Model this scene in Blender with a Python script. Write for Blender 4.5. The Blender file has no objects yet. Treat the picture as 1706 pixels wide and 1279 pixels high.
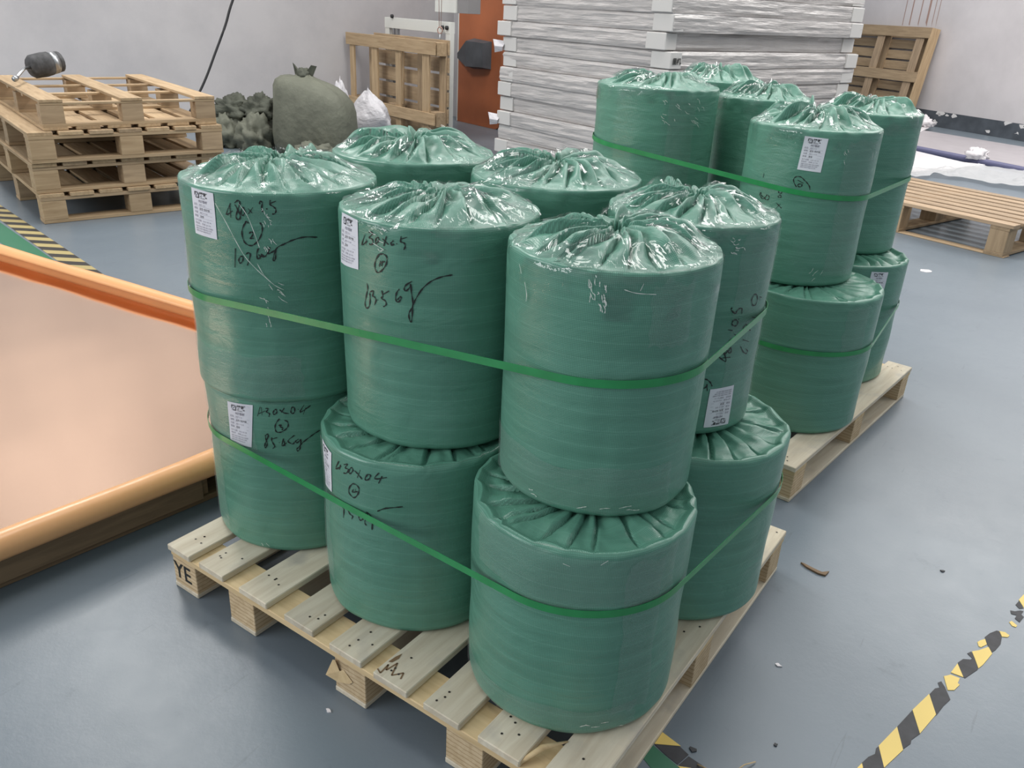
import bpy, bmesh, math, random
from mathutils import Vector, Matrix, noise
PI = math.pi
C = bpy.context.scene.collection
SC = bpy.context.scene

# tunables
WORLD = 0.48
EXPOSURE = -0.10
LIGHTS = [(-5.2, 2.4, 3.0, 1.3, 250), (-6.5, 8.0, 3.0, 1.3, 60), (-2.5, 5.5, 3.0, 1.3, 130), (-3.2, 12.0, 3.0, 1.3, 80), (1.8, 10.4, 3.4, 5.0, 420), (0.6, 4.2, 3.0, 1.3, 150), (5.0, 6.0, 3.0, 1.3, 120), (-0.5, 0.6, 2.0, 1.0, 60)]
FRONT_FILL_POWER = 430
GREEN_D = (0.097, 0.258, 0.185)
GREEN_L = (0.122, 0.312, 0.228)
COPPER = (0.93, 0.65, 0.475, 1)

# ---------------------------------------------------------------- camera, world, lights, exposure
CAM = (1.7692, -1.004, 1.4921)
YAW, PITCH, ROLL, FPX = 2.1684, -0.4276, 0.0518, 1381.144
fw = Vector((math.cos(PITCH) * math.cos(YAW), math.cos(PITCH) * math.sin(YAW), math.sin(PITCH)))
rt = fw.cross(Vector((0, 0, 1))).normalized()
upv = rt.cross(fw)
r2 = rt * math.cos(ROLL) + upv * math.sin(ROLL)
u2 = -rt * math.sin(ROLL) + upv * math.cos(ROLL)
cd = bpy.data.cameras.new('camera')
cd.sensor_width = 36
cd.lens = FPX / 1706 * 36
cd.clip_end = 200
cam = bpy.data.objects.new('camera', cd)
C.objects.link(cam)
M = Matrix((r2, u2, -fw)).transposed().to_4x4()
M.translation = Vector(CAM)
cam.matrix_world = M
SC.camera = cam

w = bpy.data.worlds.new('hall_light')
SC.world = w
w.use_nodes = True
bg = w.node_tree.nodes['Background']
bg.inputs[0].default_value = (0.86, 0.93, 1.0, 1)
bg.inputs[1].default_value = WORLD

def area(name, loc, sx, sy, power, col=(1, 0.98, 0.95), target=None):
    l = bpy.data.lights.new(name, 'AREA')
    l.shape = 'RECTANGLE'
    l.size, l.size_y = sx, sy
    l.energy = power
    l.color = col
    o = bpy.data.objects.new(name, l)
    C.objects.link(o)
    o.location = loc
    if target:
        d = Vector(target) - Vector(loc)
        o.rotation_euler = d.to_track_quat('-Z', 'Y').to_euler()
    return o

# rows of skylights in the roof of the hall
for i, (x, y, sx, sy, p) in enumerate(LIGHTS):
    o = area('skylight', (x, y, 5.6), sx, sy, p)
    o.rotation_euler = (0, 0, math.radians(-16))
# added area light, out of view at the near left, brightening the roll fronts
area('window_light', (-4.6, -6.4, 4.0), 7.0, 2.2, FRONT_FILL_POWER, (0.97, 0.99, 1.0), (0.7, 0.4, 0.5))
SC.view_settings.view_transform = 'Standard'
SC.view_settings.look = 'None'
SC.view_settings.gamma = 1
SC.view_settings.exposure = EXPOSURE
SC.view_settings.use_curve_mapping = False

# ---------------------------------------------------------------- helpers
def link(o, parent=None):
    C.objects.link(o)
    if parent is not None:
        o.parent = parent
    return o

def mesh_obj(name, verts, faces, mat=None, parent=None, smooth=False):
    me = bpy.data.meshes.new(name)
    me.from_pydata([tuple(v) for v in verts], [], faces)
    me.update()
    if smooth:
        for p in me.polygons:
            p.use_smooth = True
    if mat:
        me.materials.append(mat)
    return link(bpy.data.objects.new(name, me), parent)

def empty(name, loc=(0, 0, 0), rz=0.0, rx=0.0, ry=0.0):
    o = bpy.data.objects.new(name, None)
    o.empty_display_size = 0.1
    o.location = loc
    o.rotation_euler = (rx, ry, rz)
    return link(o)

def tag(o, label, cat, group=None):
    o['label'] = label
    o['category'] = cat
    if group:
        o['group'] = group
    return o

def struct(o):
    o['kind'] = 'structure'
    return o

_box_cache = {}
def box_mesh(sx, sy, sz, ch, mat):
    key = (round(sx, 4), round(sy, 4), round(sz, 4), ch, mat.name)
    if key in _box_cache:
        return _box_cache[key]
    bm = bmesh.new()
    bmesh.ops.create_cube(bm, size=1)
    bmesh.ops.scale(bm, vec=(sx, sy, sz), verts=bm.verts)
    if ch:
        bmesh.ops.bevel(bm, geom=bm.edges[:], offset=min(ch, 0.3 * min(sx, sy, sz)), segments=1, affect='EDGES')
    me = bpy.data.meshes.new('piece')
    bm.to_mesh(me)
    bm.free()
    me.materials.append(mat)
    _box_cache[key] = me
    return me

def piece(root, name, x0, x1, y0, y1, z0, z1, mat, ch=0.002):
    """A chamfered timber, its length along its own local X."""
    dx, dy, dz = x1 - x0, y1 - y0, z1 - z0
    rot = (0, 0, 0)
    if dx >= dy and dx >= dz:
        s = (dx, dy, dz)
    elif dy >= dx and dy >= dz:
        s = (dy, dx, dz)
        rot = (0, 0, PI / 2)
    else:
        s = (dz, dy, dx)
        rot = (0, -PI / 2, 0)
    o = bpy.data.objects.new(name, box_mesh(*s, ch, mat))
    o.location = ((x0 + x1) / 2, (y0 + y1) / 2, (z0 + z1) / 2)
    o.rotation_euler = rot
    return link(o, root)

def tube(name, pts, rad, mat, parent=None, n=8, caps=True):
    """Round tube along a polyline; rad a number or a list."""
    pts = [Vector(p) for p in pts]
    vs, fs = [], []
    for i, p in enumerate(pts):
        t = (pts[min(i + 1, len(pts) - 1)] - pts[max(i - 1, 0)]).normalized()
        ref = Vector((0, 0, 1)) if abs(t.z) < 0.9 else Vector((1, 0, 0))
        a = t.cross(ref).normalized()
        b = t.cross(a)
        r = rad[i] if isinstance(rad, (list, tuple)) else rad
        for k in range(n):
            an = 2 * PI * k / n
            vs.append(p + (a * math.cos(an) + b * math.sin(an)) * r)
    for i in range(len(pts) - 1):
        for k in range(n):
            k2 = (k + 1) % n
            fs.append((i * n + k, i * n + k2, (i + 1) * n + k2, (i + 1) * n + k))
    if caps:
        fs.append(tuple(range(n - 1, -1, -1)))
        fs.append(tuple(range((len(pts) - 1) * n, len(pts) * n)))
    return mesh_obj(name, vs, fs, mat, parent, smooth=True)

def smooth_line(pts, sub=4):
    if len(pts) < 3:
        return pts
    out = []
    P = [pts[0]] + list(pts) + [pts[-1]]
    for i in range(1, len(P) - 2):
        for k in range(sub):
            t = k / sub
            out.append(tuple(0.5 * (2 * P[i][j] + (P[i + 1][j] - P[i - 1][j]) * t
                     + (2 * P[i - 1][j] - 5 * P[i][j] + 4 * P[i + 1][j] - P[i + 2][j]) * t * t
                     + (3 * P[i][j] - P[i - 1][j] - 3 * P[i + 1][j] + P[i + 2][j]) * t ** 3)
                     for j in range(len(P[0]))))
    out.append(tuple(pts[-1]))
    return out

# ---------------------------------------------------------------- materials
def new_mat(name):
    m = bpy.data.materials.new(name)
    m.use_nodes = True
    nt = m.node_tree
    b = nt.nodes['Principled BSDF']
    return m, nt, b

def N(nt, kind, **kw):
    n = nt.nodes.new(kind)
    for k, v in kw.items():
        setattr(n, k, v)
    return n

def ramp(nt, stops):
    r = N(nt, 'ShaderNodeValToRGB')
    el = r.color_ramp.elements
    while len(el) < len(stops):
        el.new(0.5)
    for e, (p, c) in zip(el, stops):
        e.position = p
        e.color = (*c, 1) if len(c) == 3 else c
    return r

def tex_coords(nt, kind='Object', scale=(1, 1, 1), jitter=False):
    tc = N(nt, 'ShaderNodeTexCoord')
    mp = N(nt, 'ShaderNodeMapping')
    nt.links.new(tc.outputs[kind], mp.inputs[0])
    mp.inputs['Scale'].default_value = scale
    if jitter:
        oi = N(nt, 'ShaderNodeObjectInfo')
        mu = N(nt, 'ShaderNodeMath', operation='MULTIPLY')
        mu.inputs[1].default_value = 37.0
        nt.links.new(oi.outputs['Random'], mu.inputs[0])
        cb = N(nt, 'ShaderNodeCombineXYZ')
        for k in range(3):
            nt.links.new(mu.outputs[0], cb.inputs[k])
        nt.links.new(cb.outputs[0], mp.inputs['Location'])
    return mp

def plain(name, col, rough=0.5, metal=0.0, noise_amt=0.0, nscale=6.0, bump=0.0, bscale=40.0, bdist=0.002, coat=0.0, bvec=(1, 1, 1)):
    m, nt, b = new_mat(name)
    b.inputs['Base Color'].default_value = (*col, 1)
    b.inputs['Roughness'].default_value = rough
    b.inputs['Metallic'].default_value = metal
    b.inputs['Coat Weight'].default_value = coat
    if noise_amt:
        mp = tex_coords(nt)
        nz = N(nt, 'ShaderNodeTexNoise')
        nz.inputs['Scale'].default_value = nscale
        nz.inputs['Detail'].default_value = 6
        nt.links.new(mp.outputs[0], nz.inputs['Vector'])
        lo = tuple(c * (1 - noise_amt) for c in col)
        hi = tuple(min(1, c * (1 + noise_amt)) for c in col)
        r = ramp(nt, [(0.3, lo), (0.7, hi)])
        nt.links.new(nz.outputs['Fac'], r.inputs[0])
        nt.links.new(r.outputs[0], b.inputs['Base Color'])
    if bump:
        mp = tex_coords(nt, 'Object', bvec)
        nz = N(nt, 'ShaderNodeTexNoise')
        nz.inputs['Scale'].default_value = bscale
        nz.inputs['Detail'].default_value = 4
        nt.links.new(mp.outputs[0], nz.inputs['Vector'])
        bp = N(nt, 'ShaderNodeBump')
        bp.inputs['Strength'].default_value = bump
        bp.inputs['Distance'].default_value = bdist
        nt.links.new(nz.outputs['Fac'], bp.inputs['Height'])
        nt.links.new(bp.outputs[0], b.inputs['Normal'])
    return m

def wood(name, light, dark, stain=None, grain=1.0, ply=False):
    m, nt, b = new_mat(name)
    mp = tex_coords(nt, 'Object', (2.2 * grain, 26 * grain, 26 * grain), jitter=True)
    nz = N(nt, 'ShaderNodeTexNoise')
    nz.inputs['Scale'].default_value = 1.4
    nz.inputs['Detail'].default_value = 8
    nz.inputs['Roughness'].default_value = 0.6
    nz.inputs['Distortion'].default_value = 0.6
    nt.links.new(mp.outputs[0], nz.inputs['Vector'])
    r = ramp(nt, [(0.32, dark), (0.62, light)])
    nt.links.new(nz.outputs['Fac'], r.inputs[0])
    # per-board brightness
    oi = N(nt, 'ShaderNodeObjectInfo')
    mr = N(nt, 'ShaderNodeMapRange')
    mr.inputs['To Min'].default_value = 0.86
    mr.inputs['To Max'].default_value = 1.08
    nt.links.new(oi.outputs['Random'], mr.inputs[0])
    mx = N(nt, 'ShaderNodeMix', data_type='RGBA', blend_type='MULTIPLY')
    mx.inputs['Factor'].default_value = 1
    nt.links.new(r.outputs[0], mx.inputs['A'])
    nt.links.new(mr.outputs[0], mx.inputs['B'])
    out = mx.outputs['Result']
    if ply:      # the glued plies of the blocks
        mp3 = tex_coords(nt, 'Object', (1, 1, 1), jitter=False)
        wv = N(nt, 'ShaderNodeTexWave', wave_type='BANDS', bands_direction='X' if ply == 'X' else 'Z')
        wv.inputs['Scale'].default_value = 26
        wv.inputs['Distortion'].default_value = 1.6
        wv.inputs['Detail'].default_value = 3
        wv.inputs['Detail Scale'].default_value = 2.0
        nt.links.new(mp3.outputs[0], wv.inputs['Vector'])
        r3 = ramp(nt, [(0.0, (0.62, 0.52, 0.42)), (0.22, (1, 1, 1))])
        nt.links.new(wv.outputs['Fac'], r3.inputs[0])
        mx3 = N(nt, 'ShaderNodeMix', data_type='RGBA', blend_type='MULTIPLY')
        mx3.inputs['Factor'].default_value = 0.75
        nt.links.new(out, mx3.inputs['A'])
        nt.links.new(r3.outputs[0], mx3.inputs['B'])
        out = mx3.outputs['Result']
    if stain:
        mp2 = tex_coords(nt, 'Object', (1, 1, 1), jitter=True)
        n2 = N(nt, 'ShaderNodeTexNoise')
        n2.inputs['Scale'].default_value = 9
        n2.inputs['Detail'].default_value = 6
        nt.links.new(mp2.outputs[0], n2.inputs['Vector'])
        r4 = ramp(nt, [(0.55, (0, 0, 0)), (0.75, (1, 1, 1))])
        nt.links.new(n2.outputs['Fac'], r4.inputs[0])
        mx4 = N(nt, 'ShaderNodeMix', data_type='RGBA', blend_type='MIX')
        nt.links.new(r4.outputs[0], mx4.inputs['Factor'])
        nt.links.new(out, mx4.inputs['A'])
        mx4.inputs['B'].default_value = (*stain, 1)
        out = mx4.outputs['Result']
    nt.links.new(out, b.inputs['Base Color'])
    b.inputs['Roughness'].default_value = 0.75
    bp = N(nt, 'ShaderNodeBump')
    bp.inputs['Strength'].default_value = 0.25
    bp.inputs['Distance'].default_value = 0.002
    nt.links.new(nz.outputs['Fac'], bp.inputs['Height'])
    nt.links.new(bp.outputs[0], b.inputs['Normal'])
    return m

def fabric_mat():
    """Woven green polypropylene; UVs are metres around and up the roll."""
    m, nt, b = new_mat('green_woven_plastic')
    tc = N(nt, 'ShaderNodeTexCoord')
    mp = N(nt, 'ShaderNodeMapping')
    nt.links.new(tc.outputs['UV'], mp.inputs[0])
    # tone: long faint streaks
    st = N(nt, 'ShaderNodeMapping')
    st.inputs['Scale'].default_value = (3, 40, 1)
    nt.links.new(tc.outputs['UV'], st.inputs[0])
    nz = N(nt, 'ShaderNodeTexNoise')
    nz.inputs['Scale'].default_value = 1.0
    nz.inputs['Detail'].default_value = 5
    nt.links.new(st.outputs[0], nz.inputs['Vector'])
    r = ramp(nt, [(0.3, GREEN_D), (0.7, GREEN_L)])
    nt.links.new(nz.outputs['Fac'], r.inputs[0])
    # weave: product of two band sets
    def bands(direction, scale):
        wv = N(nt, 'ShaderNodeTexWave', wave_type='BANDS', bands_direction=direction)
        wv.inputs['Scale'].default_value = scale
        nt.links.new(mp.outputs[0], wv.inputs['Vector'])
        return wv
    a, c = bands('X', 95), bands('Y', 95)
    mu = N(nt, 'ShaderNodeMath', operation='MULTIPLY')
    nt.links.new(a.outputs['Fac'], mu.inputs[0])
    nt.links.new(c.outputs['Fac'], mu.inputs[1])
    mr = N(nt, 'ShaderNodeMapRange')
    mr.inputs['To Min'].default_value = 0.82
    mr.inputs['To Max'].default_value = 1.34
    nt.links.new(mu.outputs[0], mr.inputs[0])
    mx = N(nt, 'ShaderNodeMix', data_type='RGBA', blend_type='MULTIPLY')
    mx.inputs['Factor'].default_value = 1
    nt.links.new(r.outputs[0], mx.inputs['A'])
    nt.links.new(mr.outputs[0], mx.inputs['B'])
    # dotted stitch lines around the roll
    wl = N(nt, 'ShaderNodeTexWave', wave_type='BANDS', bands_direction='Y')
    wl.inputs['Scale'].default_value = 9
    nt.links.new(mp.outputs[0], wl.inputs['Vector'])
    rl = ramp(nt, [(0.985, (0, 0, 0)), (1.0, (1, 1, 1))])
    nt.links.new(wl.outputs['Fac'], rl.inputs[0])
    ml = N(nt, 'ShaderNodeMath', operation='MULTIPLY')
    nt.links.new(rl.outputs[0], ml.inputs[0])
    nt.links.new(a.outputs['Fac'], ml.inputs[1])
    mx2 = N(nt, 'ShaderNodeMix', data_type='RGBA', blend_type='MIX')
    sc = N(nt, 'ShaderNodeMath', operation='MULTIPLY')
    sc.inputs[1].default_value = 0.35
    nt.links.new(ml.outputs[0], sc.inputs[0])
    nt.links.new(sc.outputs[0], mx2.inputs['Factor'])
    nt.links.new(mx.outputs['Result'], mx2.inputs['A'])
    mx2.inputs['B'].default_value = (0.25, 0.52, 0.4, 1)
    nt.links.new(mx2.outputs['Result'], b.inputs['Base Color'])
    b.inputs['Roughness'].default_value = 0.31
    b.inputs['Specular IOR Level'].default_value = 0.55
    bp = N(nt, 'ShaderNodeBump')
    bp.inputs['Strength'].default_value = 0.25
    bp.inputs['Distance'].default_value = 0.001
    nt.links.new(mu.outputs[0], bp.inputs['Height'])
    # soft crumple
    mpo = tex_coords(nt, 'Object', (9, 9, 22))
    n2 = N(nt, 'ShaderNodeTexNoise')
    n2.inputs['Scale'].default_value = 1.0
    n2.inputs['Detail'].default_value = 4
    n2.inputs['Distortion'].default_value = 0.8
    nt.links.new(mpo.outputs[0], n2.inputs['Vector'])
    bp2 = N(nt, 'ShaderNodeBump')
    bp2.inputs['Strength'].default_value = 0.5
    bp2.inputs['Distance'].default_value = 0.008
    nt.links.new(n2.outputs['Fac'], bp2.inputs['Height'])
    nt.links.new(bp.outputs[0], bp2.inputs['Normal'])
    nt.links.new(bp2.outputs[0], b.inputs['Normal'])
    return m

def film_mat(name, strength, bscale=(14, 14, 14), rough=0.1, milky=0.0, bump=0.7, fres=1.0, sparse=None):
    """Clear stretch film: mostly transparent, glossy wrinkles."""
    m, nt, b = new_mat(name)
    nt.nodes.remove(b)
    out = nt.nodes['Material Output']
    tr = N(nt, 'ShaderNodeBsdfTransparent')
    gl = N(nt, 'ShaderNodeBsdfGlossy')
    gl.inputs['Roughness'].default_value = rough
    mp = tex_coords(nt, 'Object', bscale)
    nz = N(nt, 'ShaderNodeTexNoise')
    nz.inputs['Scale'].default_value = 1
    nz.inputs['Detail'].default_value = 3
    nz.inputs['Distortion'].default_value = 1.5
    nt.links.new(mp.outputs[0], nz.inputs['Vector'])
    bp = N(nt, 'ShaderNodeBump')
    bp.inputs['Strength'].default_value = bump
    bp.inputs['Distance'].default_value = 0.02
    nt.links.new(nz.outputs['Fac'], bp.inputs['Height'])
    nt.links.new(bp.outputs[0], gl.inputs['Normal'])
    fr = N(nt, 'ShaderNodeFresnel')
    fr.inputs['IOR'].default_value = 1.5
    nt.links.new(bp.outputs[0], fr.inputs['Normal'])
    ma = N(nt, 'ShaderNodeMath', operation='MULTIPLY_ADD')
    ma.inputs[1].default_value = fres
    ma.inputs[2].default_value = strength
    nt.links.new(fr.outputs[0], ma.inputs[0])
    cl = N(nt, 'ShaderNodeClamp')
    cl.inputs['Max'].default_value = 0.42
    nt.links.new(ma.outputs[0], cl.inputs[0])
    fac = cl.outputs[0]
    if sparse:      # only the folds of the film catch the light
        mp2 = tex_coords(nt, 'Object', tuple(c * .8 for c in bscale))
        n2 = N(nt, 'ShaderNodeTexNoise')
        n2.inputs['Scale'].default_value = 1
        n2.inputs['Detail'].default_value = 2
        n2.inputs['Distortion'].default_value = 1.0
        nt.links.new(mp2.outputs[0], n2.inputs['Vector'])
        rs = ramp(nt, [(sparse[0], (.06, .06, .06)), (sparse[1], (1, 1, 1))])
        nt.links.new(n2.outputs['Fac'], rs.inputs[0])
        mm = N(nt, 'ShaderNodeMath', operation='MULTIPLY')
        nt.links.new(cl.outputs[0], mm.inputs[0])
        nt.links.new(rs.outputs[0], mm.inputs[1])
        fac = mm.outputs[0]
    mx = N(nt, 'ShaderNodeMixShader')
    nt.links.new(fac, mx.inputs[0])
    nt.links.new(tr.outputs[0], mx.inputs[1])
    nt.links.new(gl.outputs[0], mx.inputs[2])
    res = mx.outputs[0]
    if milky:
        df = N(nt, 'ShaderNodeBsdfDiffuse')
        df.inputs[0].default_value = (0.8, 0.8, 0.8, 1)
        nt.links.new(bp.outputs[0], df.inputs['Normal'])
        m2 = N(nt, 'ShaderNodeMixShader')
        m2.inputs[0].default_value = milky
        nt.links.new(res, m2.inputs[1])
        nt.links.new(df.outputs[0], m2.inputs[2])
        res = m2.outputs[0]
    nt.links.new(res, out.inputs[0])
    return m

def floor_mat():
    m, nt, b = new_mat('grey_painted_concrete')
    mp = tex_coords(nt, 'Object', (1, 1, 1))
    n1 = N(nt, 'ShaderNodeTexNoise')
    n1.inputs['Scale'].default_value = 1.1
    n1.inputs['Detail'].default_value = 8
    nt.links.new(mp.outputs[0], n1.inputs['Vector'])
    r = ramp(nt, [(0.3, (0.150, 0.183, 0.215)), (0.7, (0.185, 0.220, 0.252))])
    nt.links.new(n1.outputs['Fac'], r.inputs[0])
    # scratches: thin stretched noise
    ms = tex_coords(nt, 'Object', (14, 1.2, 1))
    ms.inputs['Rotation'].default_value = (0, 0, 0.7)
    n2 = N(nt, 'ShaderNodeTexNoise')
    n2.inputs['Scale'].default_value = 2.0
    n2.inputs['Detail'].default_value = 3
    nt.links.new(ms.outputs[0], n2.inputs['Vector'])
    r2_ = ramp(nt, [(0.685, (1, 1, 1)), (0.71, (0.72, 0.72, 0.72)), (0.735, (1, 1, 1))])
    nt.links.new(n2.outputs['Fac'], r2_.inputs[0])
    mx = N(nt, 'ShaderNodeMix', data_type='RGBA', blend_type='MULTIPLY')
    mx.inputs['Factor'].default_value = 0.55
    nt.links.new(r.outputs[0], mx.inputs['A'])
    nt.links.new(r2_.outputs[0], mx.inputs['B'])
    # dark scuffs
    n3 = N(nt, 'ShaderNodeTexNoise')
    n3.inputs['Scale'].default_value = 7
    n3.inputs['Detail'].default_value = 10
    n3.inputs['Roughness'].default_value = 0.75
    nt.links.new(mp.outputs[0], n3.inputs['Vector'])
    r3 = ramp(nt, [(0.60, (1, 1, 1)), (0.78, (0.55, 0.55, 0.55))])
    nt.links.new(n3.outputs['Fac'], r3.inputs[0])
    mx2 = N(nt, 'ShaderNodeMix', data_type='RGBA', blend_type='MULTIPLY')
    mx2.inputs['Factor'].default_value = 0.6
    nt.links.new(mx.outputs['Result'], mx2.inputs['A'])
    nt.links.new(r3.outputs[0], mx2.inputs['B'])
    nt.links.new(mx2.outputs['Result'], b.inputs['Base Color'])
    rr = N(nt, 'ShaderNodeMapRange')
    rr.inputs['To Min'].default_value = 0.24
    rr.inputs['To Max'].default_value = 0.42
    nt.links.new(n3.outputs['Fac'], rr.inputs[0])
    nt.links.new(rr.outputs[0], b.inputs['Roughness'])
    b.inputs['Specular IOR Level'].default_value = 0.5
    bp = N(nt, 'ShaderNodeBump')
    bp.inputs['Strength'].default_value = 0.12
    bp.inputs['Distance'].default_value = 0.01
    nt.links.new(n3.outputs['Fac'], bp.inputs['Height'])
    nt.links.new(bp.outputs[0], b.inputs['Normal'])
    return m

def copper_mat():
    m, nt, b = new_mat('copper_sheet')
    b.inputs['Base Color'].default_value = COPPER
    b.inputs['Metallic'].default_value = 1.0
    b.inputs['Roughness'].default_value = 0.11
    mp = tex_coords(nt, 'Object', (1.6, 0.5, 1))
    nz = N(nt, 'ShaderNodeTexNoise')
    nz.inputs['Scale'].default_value = 1.0
    nz.inputs['Detail'].default_value = 1
    nt.links.new(mp.outputs[0], nz.inputs['Vector'])
    bp = N(nt, 'ShaderNodeBump')
    bp.inputs['Strength'].default_value = 0.5
    bp.inputs['Distance'].default_value = 0.02
    nt.links.new(nz.outputs['Fac'], bp.inputs['Height'])
    nt.links.new(bp.outputs[0], b.inputs['Normal'])
    return m

def stripe_mat():
    """Hazard tape print: diagonal bands in the tape's own frame (x along it)."""
    m, nt, b = new_mat('yellow_black_hazard_tape')
    tc = N(nt, 'ShaderNodeTexCoord')
    sp = N(nt, 'ShaderNodeSeparateXYZ')
    nt.links.new(tc.outputs['Object'], sp.inputs[0])
    ad = N(nt, 'ShaderNodeMath', operation='MULTIPLY_ADD')
    nt.links.new(sp.outputs['Y'], ad.inputs[0])
    ad.inputs[1].default_value = -1.0
    nt.links.new(sp.outputs['X'], ad.inputs[2])
    di = N(nt, 'ShaderNodeMath', operation='DIVIDE')
    nt.links.new(ad.outputs[0], di.inputs[0])
    di.inputs[1].default_value = 0.187
    fr = N(nt, 'ShaderNodeMath', operation='FRACT')
    nt.links.new(di.outputs[0], fr.inputs[0])
    gt = N(nt, 'ShaderNodeMath', operation='GREATER_THAN')
    gt.inputs[1].default_value = 0.5
    nt.links.new(fr.outputs[0], gt.inputs[0])
    r = ramp(nt, [(0.0, (0.035, 0.033, 0.03)), (1.0, (0.42, 0.34, 0.15))])
    nt.links.new(gt.outputs[0], r.inputs[0])
    nt.links.new(r.outputs[0], b.inputs['Base Color'])
    b.inputs['Roughness'].default_value = 0.5
    return m

def wall_mat(name, col, stain):
    m, nt, b = new_mat(name)
    mp = tex_coords(nt, 'Object', (1, 1, 1))
    n1 = N(nt, 'ShaderNodeTexNoise')
    n1.inputs['Scale'].default_value = 0.9
    n1.inputs['Detail'].default_value = 9
    n1.inputs['Roughness'].default_value = 0.65
    nt.links.new(mp.outputs[0], n1.inputs['Vector'])
    r = ramp(nt, [(0.35, stain), (0.6, col)])
    nt.links.new(n1.outputs['Fac'], r.inputs[0])
    nt.links.new(r.outputs[0], b.inputs['Base Color'])
    b.inputs['Roughness'].default_value = 0.8
    return m

M_FAB = fabric_mat()
M_FILM = film_mat('clear_stretch_film', 0.02, (9, 9, 9), 0.10, bump=0.6, sparse=(.46, .56))
M_MILK = film_mat('clear_film_hazy', 0.0, (7, 7, 14), 0.25, milky=0.05, bump=0.5, fres=.15)
M_GLINT = plain('film_crease_white', (.74, .76, .70), .15, coat=.6)  # white colour standing in for glints on the film creases
M_INK = plain('black_marker_ink', (0.012, 0.014, 0.013), 0.5)
M_LABEL = plain('white_label_paper', (0.78, 0.78, 0.84), 0.45)
M_PRINT = plain('dark_label_print', (0.05, 0.05, 0.06), 0.6)
M_PRINT2 = plain('grey_label_print', (0.26, 0.25, 0.30), 0.6)
M_STRAP = plain('green_strapping_plastic', (0.028, 0.27, 0.085), 0.28, noise_amt=0.12, nscale=20)
M_PLY = wood('pale_plywood', (0.72, 0.645, 0.505), (0.58, 0.49, 0.36), stain=(0.50, 0.45, 0.375))
M_PLYY = wood('yellow_plywood', (0.74, 0.56, 0.32), (0.60, 0.43, 0.225))
M_BLOCK = wood('glued_ply_block', (0.70, 0.54, 0.34), (0.55, 0.40, 0.23), ply='Z')
M_PINE = wood('weathered_pine', (0.50, 0.36, 0.215), (0.36, 0.245, 0.135))
M_PINE2 = wood('grey_brown_pine', (0.43, 0.31, 0.19), (0.30, 0.21, 0.125))
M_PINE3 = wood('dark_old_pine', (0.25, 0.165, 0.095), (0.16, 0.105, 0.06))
M_PINE4 = wood('bright_pine_slat', (0.44, 0.315, 0.205), (0.27, 0.19, 0.12))
M_NAIL = plain('nail_head', (0.05, 0.04, 0.035), 0.5, metal=0.5)
M_FLOOR = floor_mat()
M_COPPER = copper_mat()
M_OFILM = plain('orange_protective_film', (0.83, 0.43, 0.19), 0.3, noise_amt=0.06, nscale=3, bump=0.25, bscale=5, bdist=0.02)
M_WALL = wall_mat('grey_white_plaster', (0.50, 0.48, 0.485), (0.42, 0.405, 0.415))
M_WALLR = wall_mat('lilac_white_plaster', (0.66, 0.62, 0.625), (0.58, 0.545, 0.55))
M_DARKP = plain('dark_grey_skirting_paint', (0.075, 0.085, 0.10), 0.55, noise_amt=0.25)
M_CHIP = plain('bare_plaster_chip', (0.72, 0.69, 0.68), 0.8)
M_RUST = plain('rust_streak', (0.40, 0.26, 0.22), 0.8)
M_ORANGE = plain('orange_painted_steel', (0.40, 0.125, 0.05), 0.45, noise_amt=0.18, nscale=1.6)
M_DGREY = plain('dark_grey_plastic', (0.075, 0.08, 0.09), 0.6, noise_amt=0.25)
M_WHITE = plain('white_painted_metal', (0.66, 0.66, 0.62), 0.45)
M_BLACK = plain('black_rubber', (0.02, 0.02, 0.022), 0.55)
M_WRAP = plain('white_film_wrapped_board', (0.475, 0.45, 0.437), 0.3, noise_amt=0.08, nscale=3, bump=0.6, bscale=1, bdist=0.03, bvec=(3.5, 3.5, 34))
M_GUARD = plain('white_corner_foam', (0.565, 0.55, 0.53), 0.6)
M_SACK = plain('olive_woven_sack', (0.135, 0.14, 0.105), 0.7, noise_amt=0.16, nscale=8, bump=0.5, bscale=18, bdist=0.02)
M_SACK2 = plain('dark_olive_cloth', (0.075, 0.08, 0.06), 0.75, noise_amt=0.3, nscale=6, bump=0.6, bscale=14, bdist=0.03)
M_WBAG = plain('white_plastic_bag', (0.58, 0.56, 0.58), 0.4, bump=0.7, bscale=9, bdist=0.04)
M_GREENT = plain('green_floor_tape', (0.03, 0.16, 0.085), 0.45)
M_STRIPE = stripe_mat()
M_YEL = plain('yellow_tape', (0.82, 0.60, 0.16), 0.5, noise_amt=0.05)
M_BLK = plain('black_tape', (0.035, 0.035, 0.04), 0.6, noise_amt=0.3, nscale=30)
M_GREYSH = plain('grey_film_covered_sheet', (0.42, 0.385, 0.40), 0.3, noise_amt=0.06)
M_PURPLE = plain('blue_film_edge', (0.125, 0.125, 0.22), 0.35)
M_WSHEET = plain('white_sheet', (0.80, 0.76, 0.77), 0.25)
M_FFILM = film_mat('crumpled_clear_film', 0.10, (5, 5, 5), 0.18, milky=0.38)
M_BRISTLE = plain('grey_mop_cloth', (0.07, 0.07, 0.072), 0.85, noise_amt=0.4, nscale=20)
M_GALV = plain('galvanised_steel', (0.45, 0.46, 0.47), 0.35, metal=0.9)

# ---------------------------------------------------------------- the setting
A16 = math.radians(-16)
AX = Vector((math.cos(A16), math.sin(A16), 0))      # along the back walls
BX = Vector((-math.sin(A16), math.cos(A16), 0))     # along the left wall

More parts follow.
